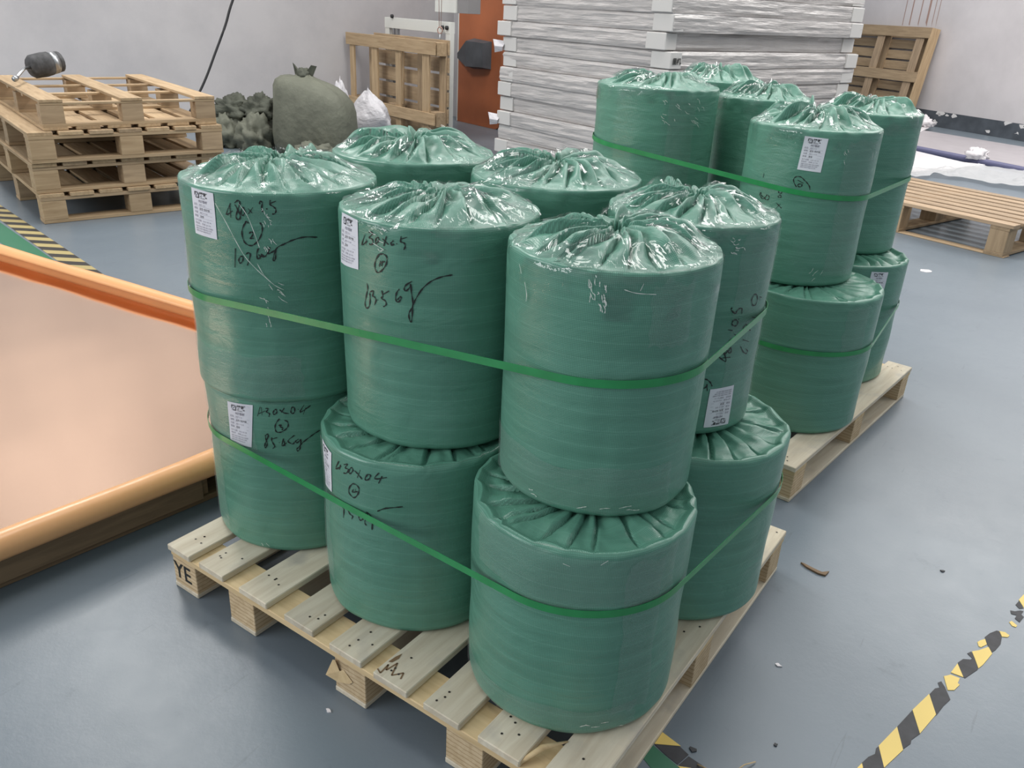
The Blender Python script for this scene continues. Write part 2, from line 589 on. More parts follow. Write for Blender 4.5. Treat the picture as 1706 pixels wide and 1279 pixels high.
def slab(name, p0, p1, h, th, mat, inward, z0=0.0):
    """Upright slab from p0 to p1 (its visible foot line), growing away from 'inward'."""
    p0, p1 = Vector(p0), Vector(p1)
    d = (p1 - p0)
    L = d.length
    ang = math.atan2(d.y, d.x)
    n = Vector((-d.y, d.x, 0)).normalized()
    s = 1 if n.dot(Vector(inward)) < 0 else -1
    o = bpy.data.objects.new(name, box_mesh(L, th, h, 0, mat))
    o.location = (p0 + p1) / 2 + n * s * th / 2 + Vector((0, 0, z0 + h / 2))
    o.rotation_euler = (0, 0, ang)
    return link(o)

fl = mesh_obj('floor', [(-16, -7, 0), (9, -7, 0), (9, 22, 0), (-16, 22, 0), (-16, -7, -0.1), (9, -7, -0.1), (9, 22, -0.1), (-16, 22, -0.1)],
              [(0, 1, 2, 3), (7, 6, 5, 4), (0, 4, 5, 1), (1, 5, 6, 2), (2, 6, 7, 3), (3, 7, 4, 0)], M_FLOOR)
struct(fl)
S0 = Vector((-3.959, 1.716, 0))                      # foot of the stacked pallets
WL = S0 - AX * 4.05
struct(slab('wall_left', WL - BX * 9, WL + BX * 6.2, 5.4, 0.2, M_WALL, AX))
WB = WL + BX * 6.15
struct(slab('wall_back', WB, WB + AX * 3.2, 5.4, 0.2, M_WALL, -BX))
RW = Vector((-0.315, 14.486, 0))
RA = Vector((0.839, -0.544, 0)).normalized()
RA = Vector((math.cos(math.radians(-30)), math.sin(math.radians(-30)), 0))
RN = Vector((-RA.y, RA.x, 0))
struct(slab('wall_right', RW - RA * 7, RW + RA * 5, 5.4, 0.2, M_WALLR, -RN))
bb = slab('baseboard_right', RW - RA * 7, RW + RA * 5, 0.24, 0.012, M_DARKP, RN)
struct(bb)
# flaked paint along the dark skirting band
rnd = random.Random(5)
cb = bpy.data.objects
vs, fs = [], []
for k in range(18):
    t = rnd.uniform(-1.6, 2.2)
    z = rnd.choice([rnd.uniform(0.2, 0.25), rnd.uniform(0.05, 0.22)])
    s = rnd.uniform(0.006, 0.035) * (1.5 if z > 0.2 else 1)
    n = 7
    i0 = len(vs)
    for q in range(n):
        an = 2 * PI * q / n
        r_ = s * rnd.uniform(0.25, 1.4)
        p = RW + RA * (t + r_ * 1.8 * math.cos(an)) - RN * 0.0135
        vs.append((p.x, p.y, max(0.01, min(0.246, z + r_ * math.sin(an)))))
    fs.append(tuple(range(i0, i0 + n)))
chips = mesh_obj('paint_chip', vs, fs, M_CHIP)
chips.parent = bb
chips.matrix_parent_inverse = (Matrix.Translation(bb.location) @ bb.rotation_euler.to_matrix().to_4x4()).inverted()
chips['kind'] = 'stuff'
# rusty drip streaks down the right wall
wr = bpy.data.objects['wall_right']
for k, (t, wd) in enumerate(((-1.62, 0.012), (-1.48, 0.02), (-1.3, 0.018), (-1.14, 0.035), (-1.03, 0.012), (-0.95, 0.01))):
    p = RW + RA * t - RN * 0.002
    q = mesh_obj('rust_streak', [(p - RA * wd / 2 + Vector((0, 0, 1.5 + 0.02 * k))), (p + RA * wd / 2 + Vector((0, 0, 1.5))), (p + RA * wd * .7 + Vector((0, 0, 3.2))), (p - RA * wd * .7 + Vector((0, 0, 3.2)))], [(0, 1, 2, 3)], M_RUST)
    q.parent = wr
    q.matrix_parent_inverse = (Matrix.Translation(wr.location) @ wr.rotation_euler.to_matrix().to_4x4()).inverted()

# ---------------------------------------------------------------- pallets
def nails(board, pts, zt):
    vs, fs = [], []
    for x, y in pts:
        i0 = len(vs)
        for q in range(6):
            vs.append((x + 0.003 * math.cos(q * PI / 3), y + 0.003 * math.sin(q * PI / 3), zt + 0.0008))
        fs.append(tuple(range(i0, i0 + 6)))
    o = mesh_obj('nail_heads', vs, fs, M_NAIL, board)
    o['kind'] = 'stuff'

def ply_pallet(root, L, D, H, seed):
    rn = random.Random(seed)
    xs = [0, .131, .292, .457, .614, .756, .901, 1.046, 1.198]
    ws = [.094, .098, .104, .100, .102, .100, .098, .104, .104]
    for x, wd in zip(xs, ws):
        b = piece(root, 'deck_board', x * L / 1.302, (x + wd) * L / 1.302, rn.uniform(-.006, .002), D + rn.uniform(-.004, .004), H - .018, H, M_PLY)
        npts = []
        for yc in (0.05, D / 2, D - 0.05):
            for k in range(rn.choice((3, 4, 4))):
                npts.append((yc - D / 2 + rn.uniform(-.03, .035), rn.uniform(-.032, .032)))
        nails(b, npts, 0.009)
    for y0 in (0.002, D / 2 - .05, D - .102):
        piece(root, 'lead_board', 0.002, L - .002, y0, y0 + .10, H - .036, H - .018, M_PLYY)
    for x in (0.001, .237, .624, .959, 1.2):
        x *= L / 1.302
        for y0 in (0.006, D / 2 - .048, D - .104):
            bl = piece(root, 'block', x, x + .098, y0, y0 + .098, .014, H - .036, M_BLOCK, 0.0015)
        piece(root, 'base_board', x - .0005, x + .0985, 0.004, D - .004, 0.0005, .014, M_PLY)

pal_a = empty('wooden_pallet', (0, 0, 0))
tag(pal_a, 'pale plywood pallet with stencilled block, under the nearest load of green rolls', 'pallet', 'plywood pallets under green rolls')
HP = .14
ply_pallet(pal_a, 1.302, 1.142, HP, 3)
pal_b = empty('wooden_pallet', (1.204 - 1.296 * .9956, 1.532 + 1.296 * .0930, 0), math.atan2(-.0930, .9956))
tag(pal_b, 'pale plywood pallet under the farther load of green rolls at the right', 'pallet', 'plywood pallets under green rolls')
ply_pallet(pal_b, 1.296, 1.225, HP, 9)

# stencil letters on the corner block, splintered veneer on the third block
def text_mesh(name, s, size, mat, font_shear=0.0, bold=0.0, space=1.0):
    cu = bpy.data.curves.new(name, 'FONT')
    cu.body = s
    cu.size = size
    cu.resolution_u = 1
    cu.shear = font_shear
    cu.offset = bold
    cu.space_character = space
    o = bpy.data.objects.new(name, cu)
    C.objects.link(o)
    bpy.context.view_layer.update()
    dg = bpy.context.evaluated_depsgraph_get()
    me = bpy.data.meshes.new_from_object(o.evaluated_get(dg))
    C.objects.unlink(o)
    bpy.data.objects.remove(o)
    me.materials.clear()
    me.materials.append(mat)
    me.name = name
    return me

blk = [o for o in pal_a.children if o.name.startswith('block')][0]
me = text_mesh('stencil', 'YE', 0.072, M_INK, bold=0.0006)
st = link(bpy.data.objects.new('stencil_letters', me), blk)
inv = (Matrix.Translation(blk.location) @ blk.rotation_euler.to_matrix().to_4x4()).inverted()
st.matrix_local = inv @ (Matrix.Translation((0.004, 0.0048, 0.036)) @ Matrix.Rotation(PI / 2, 4, 'X') @ Matrix.Diagonal((.92, 1, 1, 1)))
st['label'] = 'black stencilled letters on pallet block'
blk3 = [o for o in pal_a.children if o.name.startswith('block')][6]
inv3 = (Matrix.Translation(blk3.location) @ blk3.rotation_euler.to_matrix().to_4x4()).inverted()
sv = mesh_obj('splintered_veneer', [inv3 @ (blk3.location + Vector(q)) for q in ((-.055, -.05, .03), (-.038, -.058, .045), (-.03, -.053, .012), (-.066, -.064, -.012), (-.035, -.057, -.02), (.0, -.053, -.01), (.01, -.051, .0), (-.02, -.05, .02))],
              [(0, 3, 2), (0, 2, 1), (3, 4, 2), (2, 4, 5), (2, 5, 6), (2, 6, 7)], M_PLYY, blk3)
sv['label'] = 'torn yellow veneer on pallet block'
# brown saw marks and a knot on the sixth board
b6 = [o for o in pal_a.children if o.name.startswith('deck_board')][5]
def on_board(poly, board):
    m4 = (Matrix.Translation(board.location) @ board.rotation_euler.to_matrix().to_4x4()).inverted()
    return [m4 @ Vector((x, y, HP + .0007)) for x, y in poly]
zig = [(.758,.010),(.772,.004),(.768,.034),(.776,.018),(.781,.050),(.796,.014),(.812,.036),(.819,.018)]
vs, fs = [], []
for i in range(len(zig) - 1):
    a_, b_ = Vector((*zig[i], 0)), Vector((*zig[i + 1], 0))
    n_ = Vector((-(b_ - a_).y, (b_ - a_).x, 0)).normalized() * .0018
    i0 = len(vs)
    vs += on_board([(a_ - n_).to_2d(), (b_ - n_).to_2d(), (b_ + n_).to_2d(), (a_ + n_).to_2d()], b6)
    fs.append((i0, i0 + 1, i0 + 2, i0 + 3))
i0 = len(vs)
vs += on_board([(.762,.040),(.764,.062),(.769,.078),(.774,.062),(.770,.044)], b6)
fs.append(tuple(range(i0, i0 + 5)))
zg = mesh_obj('brown_mark', vs, fs, plain('brown_wood_mark', (.20, .12, .06), .8), b6)
zg['label'] = 'brown zigzag mark and knot on the board'

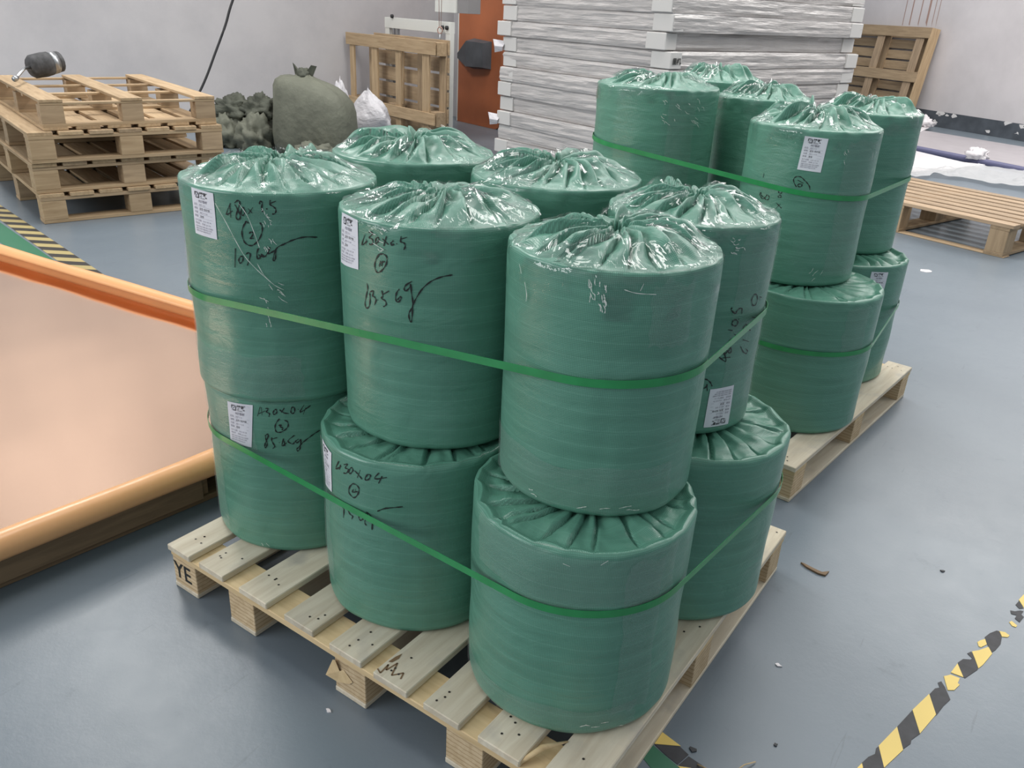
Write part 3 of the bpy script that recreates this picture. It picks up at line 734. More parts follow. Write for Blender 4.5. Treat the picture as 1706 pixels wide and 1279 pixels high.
# handwriting, painted film glints and label corners as (angle, height) on each roll; floor patches in metres
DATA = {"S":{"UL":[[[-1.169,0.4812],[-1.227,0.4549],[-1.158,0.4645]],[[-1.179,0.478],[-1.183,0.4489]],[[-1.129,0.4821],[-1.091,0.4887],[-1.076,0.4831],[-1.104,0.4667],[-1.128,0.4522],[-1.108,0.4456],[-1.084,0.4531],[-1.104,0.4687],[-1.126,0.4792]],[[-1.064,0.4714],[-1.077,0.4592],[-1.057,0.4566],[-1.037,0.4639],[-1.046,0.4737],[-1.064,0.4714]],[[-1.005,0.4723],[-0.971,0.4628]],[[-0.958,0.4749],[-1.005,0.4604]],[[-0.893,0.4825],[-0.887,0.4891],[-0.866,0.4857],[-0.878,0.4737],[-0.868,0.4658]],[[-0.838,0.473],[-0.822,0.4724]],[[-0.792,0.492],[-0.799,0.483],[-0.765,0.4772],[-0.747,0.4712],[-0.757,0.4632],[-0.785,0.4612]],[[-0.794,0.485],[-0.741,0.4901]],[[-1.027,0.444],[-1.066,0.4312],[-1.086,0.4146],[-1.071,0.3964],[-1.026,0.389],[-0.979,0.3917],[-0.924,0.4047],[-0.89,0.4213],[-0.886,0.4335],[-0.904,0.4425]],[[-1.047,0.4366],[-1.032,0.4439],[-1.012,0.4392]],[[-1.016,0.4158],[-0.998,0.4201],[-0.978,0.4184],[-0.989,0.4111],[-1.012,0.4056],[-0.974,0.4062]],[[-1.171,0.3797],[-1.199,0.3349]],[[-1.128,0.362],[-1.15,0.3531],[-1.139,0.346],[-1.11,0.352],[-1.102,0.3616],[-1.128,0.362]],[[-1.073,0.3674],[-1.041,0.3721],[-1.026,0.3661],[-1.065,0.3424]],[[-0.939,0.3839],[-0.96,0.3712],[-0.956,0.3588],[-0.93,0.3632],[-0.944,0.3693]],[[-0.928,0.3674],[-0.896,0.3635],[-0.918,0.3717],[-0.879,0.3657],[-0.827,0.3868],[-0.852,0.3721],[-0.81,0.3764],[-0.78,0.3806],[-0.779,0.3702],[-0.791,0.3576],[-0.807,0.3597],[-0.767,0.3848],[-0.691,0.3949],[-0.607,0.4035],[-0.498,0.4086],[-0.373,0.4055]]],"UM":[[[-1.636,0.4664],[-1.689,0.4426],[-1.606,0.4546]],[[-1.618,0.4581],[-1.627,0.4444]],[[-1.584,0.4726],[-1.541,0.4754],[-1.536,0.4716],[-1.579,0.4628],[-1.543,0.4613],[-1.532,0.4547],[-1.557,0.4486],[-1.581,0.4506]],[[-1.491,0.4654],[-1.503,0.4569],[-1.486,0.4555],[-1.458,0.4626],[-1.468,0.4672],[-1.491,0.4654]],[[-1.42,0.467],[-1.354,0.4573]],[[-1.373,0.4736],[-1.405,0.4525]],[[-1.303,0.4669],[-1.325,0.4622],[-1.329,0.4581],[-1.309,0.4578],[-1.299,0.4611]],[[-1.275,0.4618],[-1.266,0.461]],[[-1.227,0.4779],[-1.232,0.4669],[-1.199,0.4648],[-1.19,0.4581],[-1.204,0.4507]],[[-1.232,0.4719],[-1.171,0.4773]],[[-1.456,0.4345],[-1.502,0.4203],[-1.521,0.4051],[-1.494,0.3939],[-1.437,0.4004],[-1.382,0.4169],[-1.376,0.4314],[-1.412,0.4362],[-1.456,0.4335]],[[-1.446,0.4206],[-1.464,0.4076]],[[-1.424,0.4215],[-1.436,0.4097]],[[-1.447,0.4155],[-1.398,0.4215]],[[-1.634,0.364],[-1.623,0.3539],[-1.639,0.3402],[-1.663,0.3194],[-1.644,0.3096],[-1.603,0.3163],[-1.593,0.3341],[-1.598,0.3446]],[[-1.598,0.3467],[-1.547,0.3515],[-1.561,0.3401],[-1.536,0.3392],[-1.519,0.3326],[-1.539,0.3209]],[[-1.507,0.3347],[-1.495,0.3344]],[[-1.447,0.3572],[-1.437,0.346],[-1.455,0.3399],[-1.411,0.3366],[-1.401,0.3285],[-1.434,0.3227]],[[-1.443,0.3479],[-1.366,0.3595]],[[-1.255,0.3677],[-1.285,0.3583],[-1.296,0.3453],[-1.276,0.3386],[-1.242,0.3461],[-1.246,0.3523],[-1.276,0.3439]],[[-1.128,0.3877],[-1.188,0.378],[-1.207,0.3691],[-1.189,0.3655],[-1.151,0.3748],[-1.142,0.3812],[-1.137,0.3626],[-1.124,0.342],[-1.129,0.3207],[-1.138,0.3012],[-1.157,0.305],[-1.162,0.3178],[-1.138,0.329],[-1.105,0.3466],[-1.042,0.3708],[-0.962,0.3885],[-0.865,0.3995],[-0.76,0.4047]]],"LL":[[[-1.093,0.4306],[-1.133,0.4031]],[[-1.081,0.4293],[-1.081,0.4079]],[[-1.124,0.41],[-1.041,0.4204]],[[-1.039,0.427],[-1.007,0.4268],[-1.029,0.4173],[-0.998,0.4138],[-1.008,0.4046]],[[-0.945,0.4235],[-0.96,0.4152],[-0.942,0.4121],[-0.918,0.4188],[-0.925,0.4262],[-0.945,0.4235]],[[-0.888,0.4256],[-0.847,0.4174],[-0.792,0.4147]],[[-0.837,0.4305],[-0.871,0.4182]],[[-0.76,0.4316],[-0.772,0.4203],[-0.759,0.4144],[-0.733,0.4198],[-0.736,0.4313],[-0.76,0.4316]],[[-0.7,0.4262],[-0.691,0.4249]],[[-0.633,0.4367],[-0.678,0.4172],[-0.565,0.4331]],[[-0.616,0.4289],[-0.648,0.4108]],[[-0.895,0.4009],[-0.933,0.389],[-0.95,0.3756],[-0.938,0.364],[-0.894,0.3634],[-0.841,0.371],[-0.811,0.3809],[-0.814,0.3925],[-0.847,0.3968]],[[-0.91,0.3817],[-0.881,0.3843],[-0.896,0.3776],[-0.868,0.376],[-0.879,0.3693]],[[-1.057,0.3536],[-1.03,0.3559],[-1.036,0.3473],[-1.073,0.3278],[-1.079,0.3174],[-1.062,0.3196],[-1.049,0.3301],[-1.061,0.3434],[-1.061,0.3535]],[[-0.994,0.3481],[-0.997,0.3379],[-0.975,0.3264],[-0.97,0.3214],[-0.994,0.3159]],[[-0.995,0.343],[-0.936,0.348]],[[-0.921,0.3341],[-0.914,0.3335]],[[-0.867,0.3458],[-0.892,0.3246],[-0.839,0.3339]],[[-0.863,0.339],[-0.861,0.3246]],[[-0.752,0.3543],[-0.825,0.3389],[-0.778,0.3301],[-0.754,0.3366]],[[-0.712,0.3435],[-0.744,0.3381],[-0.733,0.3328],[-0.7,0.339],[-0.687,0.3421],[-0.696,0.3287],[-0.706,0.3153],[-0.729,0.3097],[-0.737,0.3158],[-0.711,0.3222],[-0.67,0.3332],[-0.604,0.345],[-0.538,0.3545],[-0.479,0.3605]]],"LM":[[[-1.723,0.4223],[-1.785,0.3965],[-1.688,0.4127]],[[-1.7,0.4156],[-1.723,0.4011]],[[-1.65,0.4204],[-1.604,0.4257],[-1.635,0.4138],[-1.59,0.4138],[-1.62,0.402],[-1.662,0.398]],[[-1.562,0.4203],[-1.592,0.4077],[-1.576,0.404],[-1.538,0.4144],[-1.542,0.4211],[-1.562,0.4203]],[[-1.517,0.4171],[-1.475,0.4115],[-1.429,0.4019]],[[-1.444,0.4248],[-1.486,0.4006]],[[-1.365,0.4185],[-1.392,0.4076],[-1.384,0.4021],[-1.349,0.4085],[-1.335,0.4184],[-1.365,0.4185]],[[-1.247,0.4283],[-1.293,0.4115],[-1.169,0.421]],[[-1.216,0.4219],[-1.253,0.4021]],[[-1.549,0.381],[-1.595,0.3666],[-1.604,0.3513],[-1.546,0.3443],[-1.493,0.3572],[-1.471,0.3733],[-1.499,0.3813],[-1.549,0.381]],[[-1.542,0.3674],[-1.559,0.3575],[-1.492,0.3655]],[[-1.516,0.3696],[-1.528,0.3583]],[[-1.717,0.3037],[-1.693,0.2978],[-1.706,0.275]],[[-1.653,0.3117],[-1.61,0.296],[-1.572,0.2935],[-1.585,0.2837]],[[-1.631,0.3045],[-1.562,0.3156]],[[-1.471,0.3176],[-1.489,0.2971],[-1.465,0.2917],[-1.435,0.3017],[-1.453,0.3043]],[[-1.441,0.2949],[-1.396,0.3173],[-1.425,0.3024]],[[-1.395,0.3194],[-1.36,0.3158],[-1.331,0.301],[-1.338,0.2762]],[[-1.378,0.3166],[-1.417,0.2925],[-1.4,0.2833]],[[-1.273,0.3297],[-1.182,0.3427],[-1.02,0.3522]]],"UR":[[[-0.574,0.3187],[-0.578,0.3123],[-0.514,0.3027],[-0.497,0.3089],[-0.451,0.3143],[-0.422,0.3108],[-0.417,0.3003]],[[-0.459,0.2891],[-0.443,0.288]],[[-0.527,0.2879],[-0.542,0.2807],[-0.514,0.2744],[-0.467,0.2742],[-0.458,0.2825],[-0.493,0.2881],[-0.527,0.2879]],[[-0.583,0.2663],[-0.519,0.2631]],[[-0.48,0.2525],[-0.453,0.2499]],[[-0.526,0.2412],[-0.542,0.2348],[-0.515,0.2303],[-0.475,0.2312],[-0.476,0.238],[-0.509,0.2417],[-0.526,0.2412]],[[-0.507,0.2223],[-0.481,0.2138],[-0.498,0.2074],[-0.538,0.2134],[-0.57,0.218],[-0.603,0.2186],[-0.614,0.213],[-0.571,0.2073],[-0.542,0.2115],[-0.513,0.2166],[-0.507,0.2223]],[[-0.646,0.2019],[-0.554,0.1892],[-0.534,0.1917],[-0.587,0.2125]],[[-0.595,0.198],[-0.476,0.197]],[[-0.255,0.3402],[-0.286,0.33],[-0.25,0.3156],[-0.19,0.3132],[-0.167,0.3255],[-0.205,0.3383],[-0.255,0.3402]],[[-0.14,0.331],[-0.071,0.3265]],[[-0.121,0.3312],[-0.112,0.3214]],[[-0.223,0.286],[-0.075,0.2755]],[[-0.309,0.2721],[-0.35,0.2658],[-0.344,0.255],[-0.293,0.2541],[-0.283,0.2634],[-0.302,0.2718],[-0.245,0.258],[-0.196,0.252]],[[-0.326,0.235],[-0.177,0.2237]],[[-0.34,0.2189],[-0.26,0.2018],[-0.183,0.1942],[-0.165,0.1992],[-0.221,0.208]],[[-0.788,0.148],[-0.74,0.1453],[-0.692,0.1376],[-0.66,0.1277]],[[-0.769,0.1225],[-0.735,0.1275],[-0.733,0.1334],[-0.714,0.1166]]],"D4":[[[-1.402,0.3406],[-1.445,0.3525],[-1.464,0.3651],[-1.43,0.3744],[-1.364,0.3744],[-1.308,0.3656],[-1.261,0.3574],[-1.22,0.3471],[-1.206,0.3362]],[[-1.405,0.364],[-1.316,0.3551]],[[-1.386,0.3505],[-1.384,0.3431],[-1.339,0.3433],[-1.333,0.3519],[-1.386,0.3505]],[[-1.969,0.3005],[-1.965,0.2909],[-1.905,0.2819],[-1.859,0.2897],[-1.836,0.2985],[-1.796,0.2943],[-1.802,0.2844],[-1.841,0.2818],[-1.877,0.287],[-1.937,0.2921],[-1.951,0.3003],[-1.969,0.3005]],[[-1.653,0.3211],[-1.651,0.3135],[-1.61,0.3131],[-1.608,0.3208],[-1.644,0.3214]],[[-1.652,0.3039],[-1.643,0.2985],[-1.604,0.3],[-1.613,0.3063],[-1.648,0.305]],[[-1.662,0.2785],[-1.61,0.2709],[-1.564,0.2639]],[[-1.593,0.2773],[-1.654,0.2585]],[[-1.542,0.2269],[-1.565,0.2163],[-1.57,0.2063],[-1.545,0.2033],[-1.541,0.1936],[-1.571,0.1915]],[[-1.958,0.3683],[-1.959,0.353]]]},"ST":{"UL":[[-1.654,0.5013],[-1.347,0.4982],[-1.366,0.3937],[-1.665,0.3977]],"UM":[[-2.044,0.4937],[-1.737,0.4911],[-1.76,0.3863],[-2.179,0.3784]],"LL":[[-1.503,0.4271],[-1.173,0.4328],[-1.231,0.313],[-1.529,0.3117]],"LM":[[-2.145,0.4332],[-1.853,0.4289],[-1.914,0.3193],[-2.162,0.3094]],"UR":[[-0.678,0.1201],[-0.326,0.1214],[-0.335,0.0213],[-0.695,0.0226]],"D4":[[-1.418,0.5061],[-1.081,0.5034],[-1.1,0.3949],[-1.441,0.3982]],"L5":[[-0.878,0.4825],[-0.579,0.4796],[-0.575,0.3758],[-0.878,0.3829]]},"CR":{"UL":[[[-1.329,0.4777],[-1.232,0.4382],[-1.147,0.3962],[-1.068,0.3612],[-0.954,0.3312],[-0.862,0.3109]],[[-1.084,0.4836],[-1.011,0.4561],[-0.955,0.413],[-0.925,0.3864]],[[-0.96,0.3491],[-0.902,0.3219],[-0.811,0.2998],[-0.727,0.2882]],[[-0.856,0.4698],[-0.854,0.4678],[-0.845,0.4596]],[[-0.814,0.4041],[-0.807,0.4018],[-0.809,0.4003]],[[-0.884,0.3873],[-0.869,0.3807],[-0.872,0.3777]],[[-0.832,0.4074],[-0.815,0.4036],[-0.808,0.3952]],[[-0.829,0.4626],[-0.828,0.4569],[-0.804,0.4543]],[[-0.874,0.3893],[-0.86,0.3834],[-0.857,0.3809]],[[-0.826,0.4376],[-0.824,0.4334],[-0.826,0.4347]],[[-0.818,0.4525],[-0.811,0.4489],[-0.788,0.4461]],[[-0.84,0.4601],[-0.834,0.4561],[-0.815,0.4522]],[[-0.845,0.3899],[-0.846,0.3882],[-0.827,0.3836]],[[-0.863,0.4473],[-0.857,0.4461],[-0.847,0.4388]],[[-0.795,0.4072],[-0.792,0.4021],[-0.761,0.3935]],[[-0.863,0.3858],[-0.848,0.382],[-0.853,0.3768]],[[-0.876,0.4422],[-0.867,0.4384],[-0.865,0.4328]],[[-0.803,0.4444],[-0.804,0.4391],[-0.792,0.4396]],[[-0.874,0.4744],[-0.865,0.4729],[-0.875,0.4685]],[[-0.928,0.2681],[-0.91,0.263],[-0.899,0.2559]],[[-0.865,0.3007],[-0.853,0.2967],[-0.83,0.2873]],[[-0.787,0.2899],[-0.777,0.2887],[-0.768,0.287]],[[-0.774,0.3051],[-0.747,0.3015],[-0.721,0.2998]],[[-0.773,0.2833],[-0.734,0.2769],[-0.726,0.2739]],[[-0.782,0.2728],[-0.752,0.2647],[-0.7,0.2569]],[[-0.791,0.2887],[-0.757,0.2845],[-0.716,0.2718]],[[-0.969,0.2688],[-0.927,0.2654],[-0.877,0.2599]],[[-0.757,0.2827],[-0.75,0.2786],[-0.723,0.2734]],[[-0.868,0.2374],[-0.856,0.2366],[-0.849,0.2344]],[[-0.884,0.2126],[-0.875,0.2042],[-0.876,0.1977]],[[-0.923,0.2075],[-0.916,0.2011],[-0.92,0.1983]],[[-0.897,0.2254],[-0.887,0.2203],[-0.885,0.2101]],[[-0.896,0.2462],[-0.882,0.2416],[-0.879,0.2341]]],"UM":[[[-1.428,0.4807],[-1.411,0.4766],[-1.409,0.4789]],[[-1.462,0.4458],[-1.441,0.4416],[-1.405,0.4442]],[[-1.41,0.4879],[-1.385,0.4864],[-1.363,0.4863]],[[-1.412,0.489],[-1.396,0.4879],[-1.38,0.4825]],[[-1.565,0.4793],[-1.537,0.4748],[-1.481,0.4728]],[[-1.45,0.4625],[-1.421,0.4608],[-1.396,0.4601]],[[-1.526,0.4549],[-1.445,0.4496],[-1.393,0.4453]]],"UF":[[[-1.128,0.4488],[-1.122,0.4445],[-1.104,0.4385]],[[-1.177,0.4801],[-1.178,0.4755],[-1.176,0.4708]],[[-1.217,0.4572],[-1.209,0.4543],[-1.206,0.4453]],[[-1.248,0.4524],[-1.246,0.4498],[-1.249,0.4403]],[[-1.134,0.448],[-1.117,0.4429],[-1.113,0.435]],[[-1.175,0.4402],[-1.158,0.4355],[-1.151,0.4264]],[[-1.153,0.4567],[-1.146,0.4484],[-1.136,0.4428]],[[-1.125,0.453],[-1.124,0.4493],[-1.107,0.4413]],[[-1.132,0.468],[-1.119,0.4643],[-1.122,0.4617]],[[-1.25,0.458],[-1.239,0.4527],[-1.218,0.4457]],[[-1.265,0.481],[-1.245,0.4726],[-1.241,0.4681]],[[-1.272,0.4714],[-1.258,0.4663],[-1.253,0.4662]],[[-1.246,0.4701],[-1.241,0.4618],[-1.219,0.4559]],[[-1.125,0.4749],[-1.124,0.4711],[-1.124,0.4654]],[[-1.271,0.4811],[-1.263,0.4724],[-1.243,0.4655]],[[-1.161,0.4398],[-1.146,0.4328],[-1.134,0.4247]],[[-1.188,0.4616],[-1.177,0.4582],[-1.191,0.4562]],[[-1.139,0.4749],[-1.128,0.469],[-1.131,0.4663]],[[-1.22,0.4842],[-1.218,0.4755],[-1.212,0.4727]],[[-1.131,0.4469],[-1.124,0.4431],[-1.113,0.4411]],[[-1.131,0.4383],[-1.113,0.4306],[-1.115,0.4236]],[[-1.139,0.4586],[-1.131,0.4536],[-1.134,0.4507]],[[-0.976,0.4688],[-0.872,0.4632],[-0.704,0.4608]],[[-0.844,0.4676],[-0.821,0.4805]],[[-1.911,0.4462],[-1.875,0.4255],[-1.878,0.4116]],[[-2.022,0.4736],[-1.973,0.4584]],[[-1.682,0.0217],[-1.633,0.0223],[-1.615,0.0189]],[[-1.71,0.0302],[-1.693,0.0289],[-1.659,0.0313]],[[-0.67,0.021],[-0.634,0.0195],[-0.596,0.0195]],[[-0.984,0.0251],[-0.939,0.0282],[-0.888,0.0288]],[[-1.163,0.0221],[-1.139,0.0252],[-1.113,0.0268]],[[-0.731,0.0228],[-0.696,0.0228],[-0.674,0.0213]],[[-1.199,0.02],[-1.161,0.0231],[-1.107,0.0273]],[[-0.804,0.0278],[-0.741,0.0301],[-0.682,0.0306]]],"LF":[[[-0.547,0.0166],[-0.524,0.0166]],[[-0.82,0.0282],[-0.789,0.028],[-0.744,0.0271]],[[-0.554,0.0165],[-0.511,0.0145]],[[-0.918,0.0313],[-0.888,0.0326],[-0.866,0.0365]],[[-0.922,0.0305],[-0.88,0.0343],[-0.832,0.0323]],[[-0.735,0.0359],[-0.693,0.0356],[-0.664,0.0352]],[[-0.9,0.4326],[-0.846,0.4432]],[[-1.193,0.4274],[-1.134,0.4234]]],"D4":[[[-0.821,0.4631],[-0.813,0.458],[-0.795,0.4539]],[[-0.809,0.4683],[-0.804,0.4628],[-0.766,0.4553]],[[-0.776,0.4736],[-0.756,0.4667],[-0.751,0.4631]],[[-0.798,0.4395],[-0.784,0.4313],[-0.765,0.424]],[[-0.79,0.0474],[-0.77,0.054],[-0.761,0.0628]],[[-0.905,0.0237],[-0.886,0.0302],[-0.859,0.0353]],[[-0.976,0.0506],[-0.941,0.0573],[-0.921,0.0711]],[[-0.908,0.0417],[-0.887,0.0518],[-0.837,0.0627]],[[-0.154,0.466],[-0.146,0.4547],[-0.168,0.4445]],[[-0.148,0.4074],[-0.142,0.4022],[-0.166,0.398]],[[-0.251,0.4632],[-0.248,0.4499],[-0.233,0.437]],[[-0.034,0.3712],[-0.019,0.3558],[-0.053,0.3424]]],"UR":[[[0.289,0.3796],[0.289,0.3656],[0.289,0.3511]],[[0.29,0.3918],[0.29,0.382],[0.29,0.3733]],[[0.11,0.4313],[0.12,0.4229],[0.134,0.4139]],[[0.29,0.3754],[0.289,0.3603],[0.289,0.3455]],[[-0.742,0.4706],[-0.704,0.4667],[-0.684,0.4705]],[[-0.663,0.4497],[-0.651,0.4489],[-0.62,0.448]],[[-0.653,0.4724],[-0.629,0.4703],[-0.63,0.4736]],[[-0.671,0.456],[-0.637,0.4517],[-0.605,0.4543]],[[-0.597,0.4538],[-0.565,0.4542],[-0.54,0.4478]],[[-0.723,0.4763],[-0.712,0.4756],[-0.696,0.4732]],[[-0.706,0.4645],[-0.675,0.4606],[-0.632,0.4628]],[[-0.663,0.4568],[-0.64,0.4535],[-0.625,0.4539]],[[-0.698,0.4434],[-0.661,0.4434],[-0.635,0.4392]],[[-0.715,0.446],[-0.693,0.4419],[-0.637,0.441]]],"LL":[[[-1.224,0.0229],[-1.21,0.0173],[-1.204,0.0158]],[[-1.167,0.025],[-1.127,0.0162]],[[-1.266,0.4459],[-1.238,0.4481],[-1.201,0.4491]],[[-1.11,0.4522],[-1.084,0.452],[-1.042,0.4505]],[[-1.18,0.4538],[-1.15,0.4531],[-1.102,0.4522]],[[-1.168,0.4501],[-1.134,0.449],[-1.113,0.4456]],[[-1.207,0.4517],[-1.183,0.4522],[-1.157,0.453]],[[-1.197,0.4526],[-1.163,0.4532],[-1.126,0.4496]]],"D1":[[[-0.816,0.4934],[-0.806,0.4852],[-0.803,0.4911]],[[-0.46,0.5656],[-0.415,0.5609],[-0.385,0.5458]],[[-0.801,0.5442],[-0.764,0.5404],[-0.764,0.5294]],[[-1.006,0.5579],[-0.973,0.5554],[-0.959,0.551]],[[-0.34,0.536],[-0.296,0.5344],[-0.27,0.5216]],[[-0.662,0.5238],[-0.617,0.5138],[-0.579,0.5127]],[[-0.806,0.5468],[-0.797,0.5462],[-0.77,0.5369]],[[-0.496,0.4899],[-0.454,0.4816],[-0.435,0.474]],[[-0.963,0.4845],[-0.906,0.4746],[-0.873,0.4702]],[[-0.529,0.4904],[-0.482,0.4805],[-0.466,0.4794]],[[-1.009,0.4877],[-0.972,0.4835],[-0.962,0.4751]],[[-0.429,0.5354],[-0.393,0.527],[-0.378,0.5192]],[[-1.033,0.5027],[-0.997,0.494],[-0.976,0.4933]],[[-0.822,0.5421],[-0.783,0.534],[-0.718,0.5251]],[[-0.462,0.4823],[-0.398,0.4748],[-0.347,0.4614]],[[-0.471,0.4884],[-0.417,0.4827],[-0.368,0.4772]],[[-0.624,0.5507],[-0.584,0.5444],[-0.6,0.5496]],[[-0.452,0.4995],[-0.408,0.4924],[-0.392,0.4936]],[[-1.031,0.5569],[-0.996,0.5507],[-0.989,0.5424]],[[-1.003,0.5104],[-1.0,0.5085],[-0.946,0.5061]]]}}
DATA2 = {"Y":[[[1.686,0.548],[1.691,0.567],[1.696,0.556],[1.695,0.542]],[[1.709,0.641],[1.73,0.727],[1.757,0.664],[1.734,0.585]],[[1.748,0.806],[1.77,0.888],[1.797,0.826],[1.778,0.739]],[[1.788,0.977],[1.801,0.994],[1.822,0.995],[1.821,0.973],[1.826,0.97],[1.818,0.941],[1.805,0.931],[1.795,0.957]],[[1.808,1.05],[1.8,1.003],[1.829,1.005]],[[1.831,1.124],[1.846,1.142],[1.864,1.172],[1.876,1.149],[1.862,1.085],[1.855,1.065],[1.841,1.101]],[[1.837,1.174],[1.842,1.186],[1.852,1.201],[1.859,1.18],[1.848,1.157],[1.842,1.158]],[[1.879,1.262],[1.892,1.267],[1.904,1.26],[1.901,1.249],[1.888,1.241]],[[1.896,1.322],[1.901,1.332],[1.916,1.32],[1.914,1.31],[1.905,1.309]],[[1.906,1.452],[1.914,1.487],[1.931,1.516],[1.938,1.445],[1.923,1.419]]],"K":[[[1.69,0.566],[1.698,0.594],[1.708,0.612],[1.706,0.63],[1.71,0.642],[1.735,0.586],[1.73,0.563],[1.703,0.542]],[[1.73,0.727],[1.748,0.805],[1.778,0.738],[1.766,0.707],[1.767,0.694],[1.756,0.666]],[[1.771,0.888],[1.778,0.917],[1.787,0.928],[1.78,0.943],[1.786,0.954],[1.798,0.937],[1.808,0.917],[1.816,0.901],[1.806,0.866],[1.798,0.823]],[[1.808,1.054],[1.817,1.078],[1.833,1.088],[1.836,1.096],[1.822,1.108],[1.829,1.122],[1.835,1.113],[1.854,1.066],[1.854,1.058],[1.837,1.015],[1.833,1.004],[1.829,1.006]],[[1.85,1.209],[1.859,1.236],[1.873,1.261],[1.879,1.261],[1.888,1.237],[1.889,1.206],[1.881,1.17],[1.874,1.154],[1.863,1.175],[1.857,1.189]],[[1.892,1.382],[1.903,1.386],[1.915,1.4],[1.923,1.403],[1.92,1.382],[1.927,1.374],[1.92,1.34],[1.907,1.35],[1.909,1.369],[1.896,1.366]],[[1.901,1.42],[1.907,1.448],[1.921,1.417],[1.912,1.407]],[[1.931,1.516],[1.951,1.596],[1.962,1.53],[1.938,1.445]]],"bg":[[1.297,0.324],[1.294,0.28],[1.333,0.26],[1.386,0.301]],"by":[[[1.299,0.37],[1.299,0.329],[1.349,0.36]],[[1.367,0.306],[1.392,0.319],[1.403,0.315],[1.386,0.301]]],"bk":[[[1.3,0.328],[1.347,0.358],[1.373,0.349],[1.365,0.31],[1.332,0.317]],[[1.375,0.345],[1.418,0.34],[1.433,0.331],[1.405,0.31],[1.367,0.31]]],"stick":[[1.345,1.218],[1.354,1.219],[1.388,1.212],[1.411,1.21],[1.427,1.228],[1.424,1.201],[1.403,1.197],[1.367,1.205]],"specks":[[1.377,0.368],[1.519,0.497],[1.438,0.75],[1.352,1.216],[1.701,1.457],[1.449,1.082],[1.442,1.253],[1.519,0.789],[1.649,0.884],[1.603,0.571],[1.531,0.852],[0.978,5.045],[0.658,-0.051],[0.55,-0.087]],"sh":{"white":[[-0.776,11.309],[-0.347,11.077],[0.331,10.541],[0.568,10.581],[0.299,9.781],[-0.079,9.0],[-0.27,8.366]],"film":[[-0.153,8.912],[0.182,9.755],[0.513,10.514],[1.013,10.351],[1.184,10.066],[1.28,8.994],[1.136,9.139],[0.832,9.067],[0.511,9.279],[0.28,9.214],[-0.053,8.473]],"patch":[[-1.2,13.914],[-0.694,14.058],[-0.65,12.642],[-0.886,12.13]]}}

# ---------------------------------------------------------------- green wrapped rolls
def lerp(a, b, t):
    return a + (b - a) * t

def sstep(a, b, x):
    t = max(0.0, min(1.0, (x - a) / (b - a)))
    return t * t * (3 - 2 * t)

class Roll:
    def __init__(s, r, h, seed, sag=0.0):
        s.r, s.h, s.seed, s.sag = r, h, seed, sag
        rn = random.Random(seed * 31 + 5)
        s.cuts = sorted(2 * PI * (q + rn.uniform(-.4, .4)) / 22 for q in range(22))
        s.amp = [rn.uniform(.1, 1) for _ in range(22)]
    def sector(s, th):
        th = (th - s.cuts[0]) % (2 * PI) + s.cuts[0]
        n = len(s.cuts)
        for q in range(n):
            a = s.cuts[q]
            b = s.cuts[q + 1] if q + 1 < n else s.cuts[0] + 2 * PI
            if a <= th < b:
                return q, (th - a) / (b - a), b - a
        return 0, 0.0, .3
    def rimr(s, th):
        q, u, _ = s.sector(th)
        return .006 + .013 * s.amp[q] * math.sin(PI * u ** .8) ** .8
    def rad(s, th, z):
        t = z / s.h
        r = s.r * (1 - 0.012 * (1 - t))
        e = 0.014
        if z < e:
            r -= e - math.sqrt(max(0, e * e - (e - z) ** 2)) if z >= 0 else e
        e2 = s.rimr(th)
        if z > s.h - e2:
            k = min(e2, z - (s.h - e2))
            r -= e2 - math.sqrt(max(0, e2 * e2 - k * k))
        p = Vector((math.cos(th) * 1.3, math.sin(th) * 1.3, z * 5 + s.seed * 3.1))
        r += 0.0036 * noise.noise(p * 1.6)
        v = Vector((math.cos(th) * 3.2, math.sin(th) * 3.2, z * 1.4 + s.seed))
        r += 0.0016 * noise.noise(v * 1.5)
        if s.sag:      # loose wrap hanging past the roll at its foot
            r += s.sag * (0.6 + 0.4 * noise.noise(v)) * (sstep(.30, .12, t) - .55 * sstep(.9, .5, t))
        return r

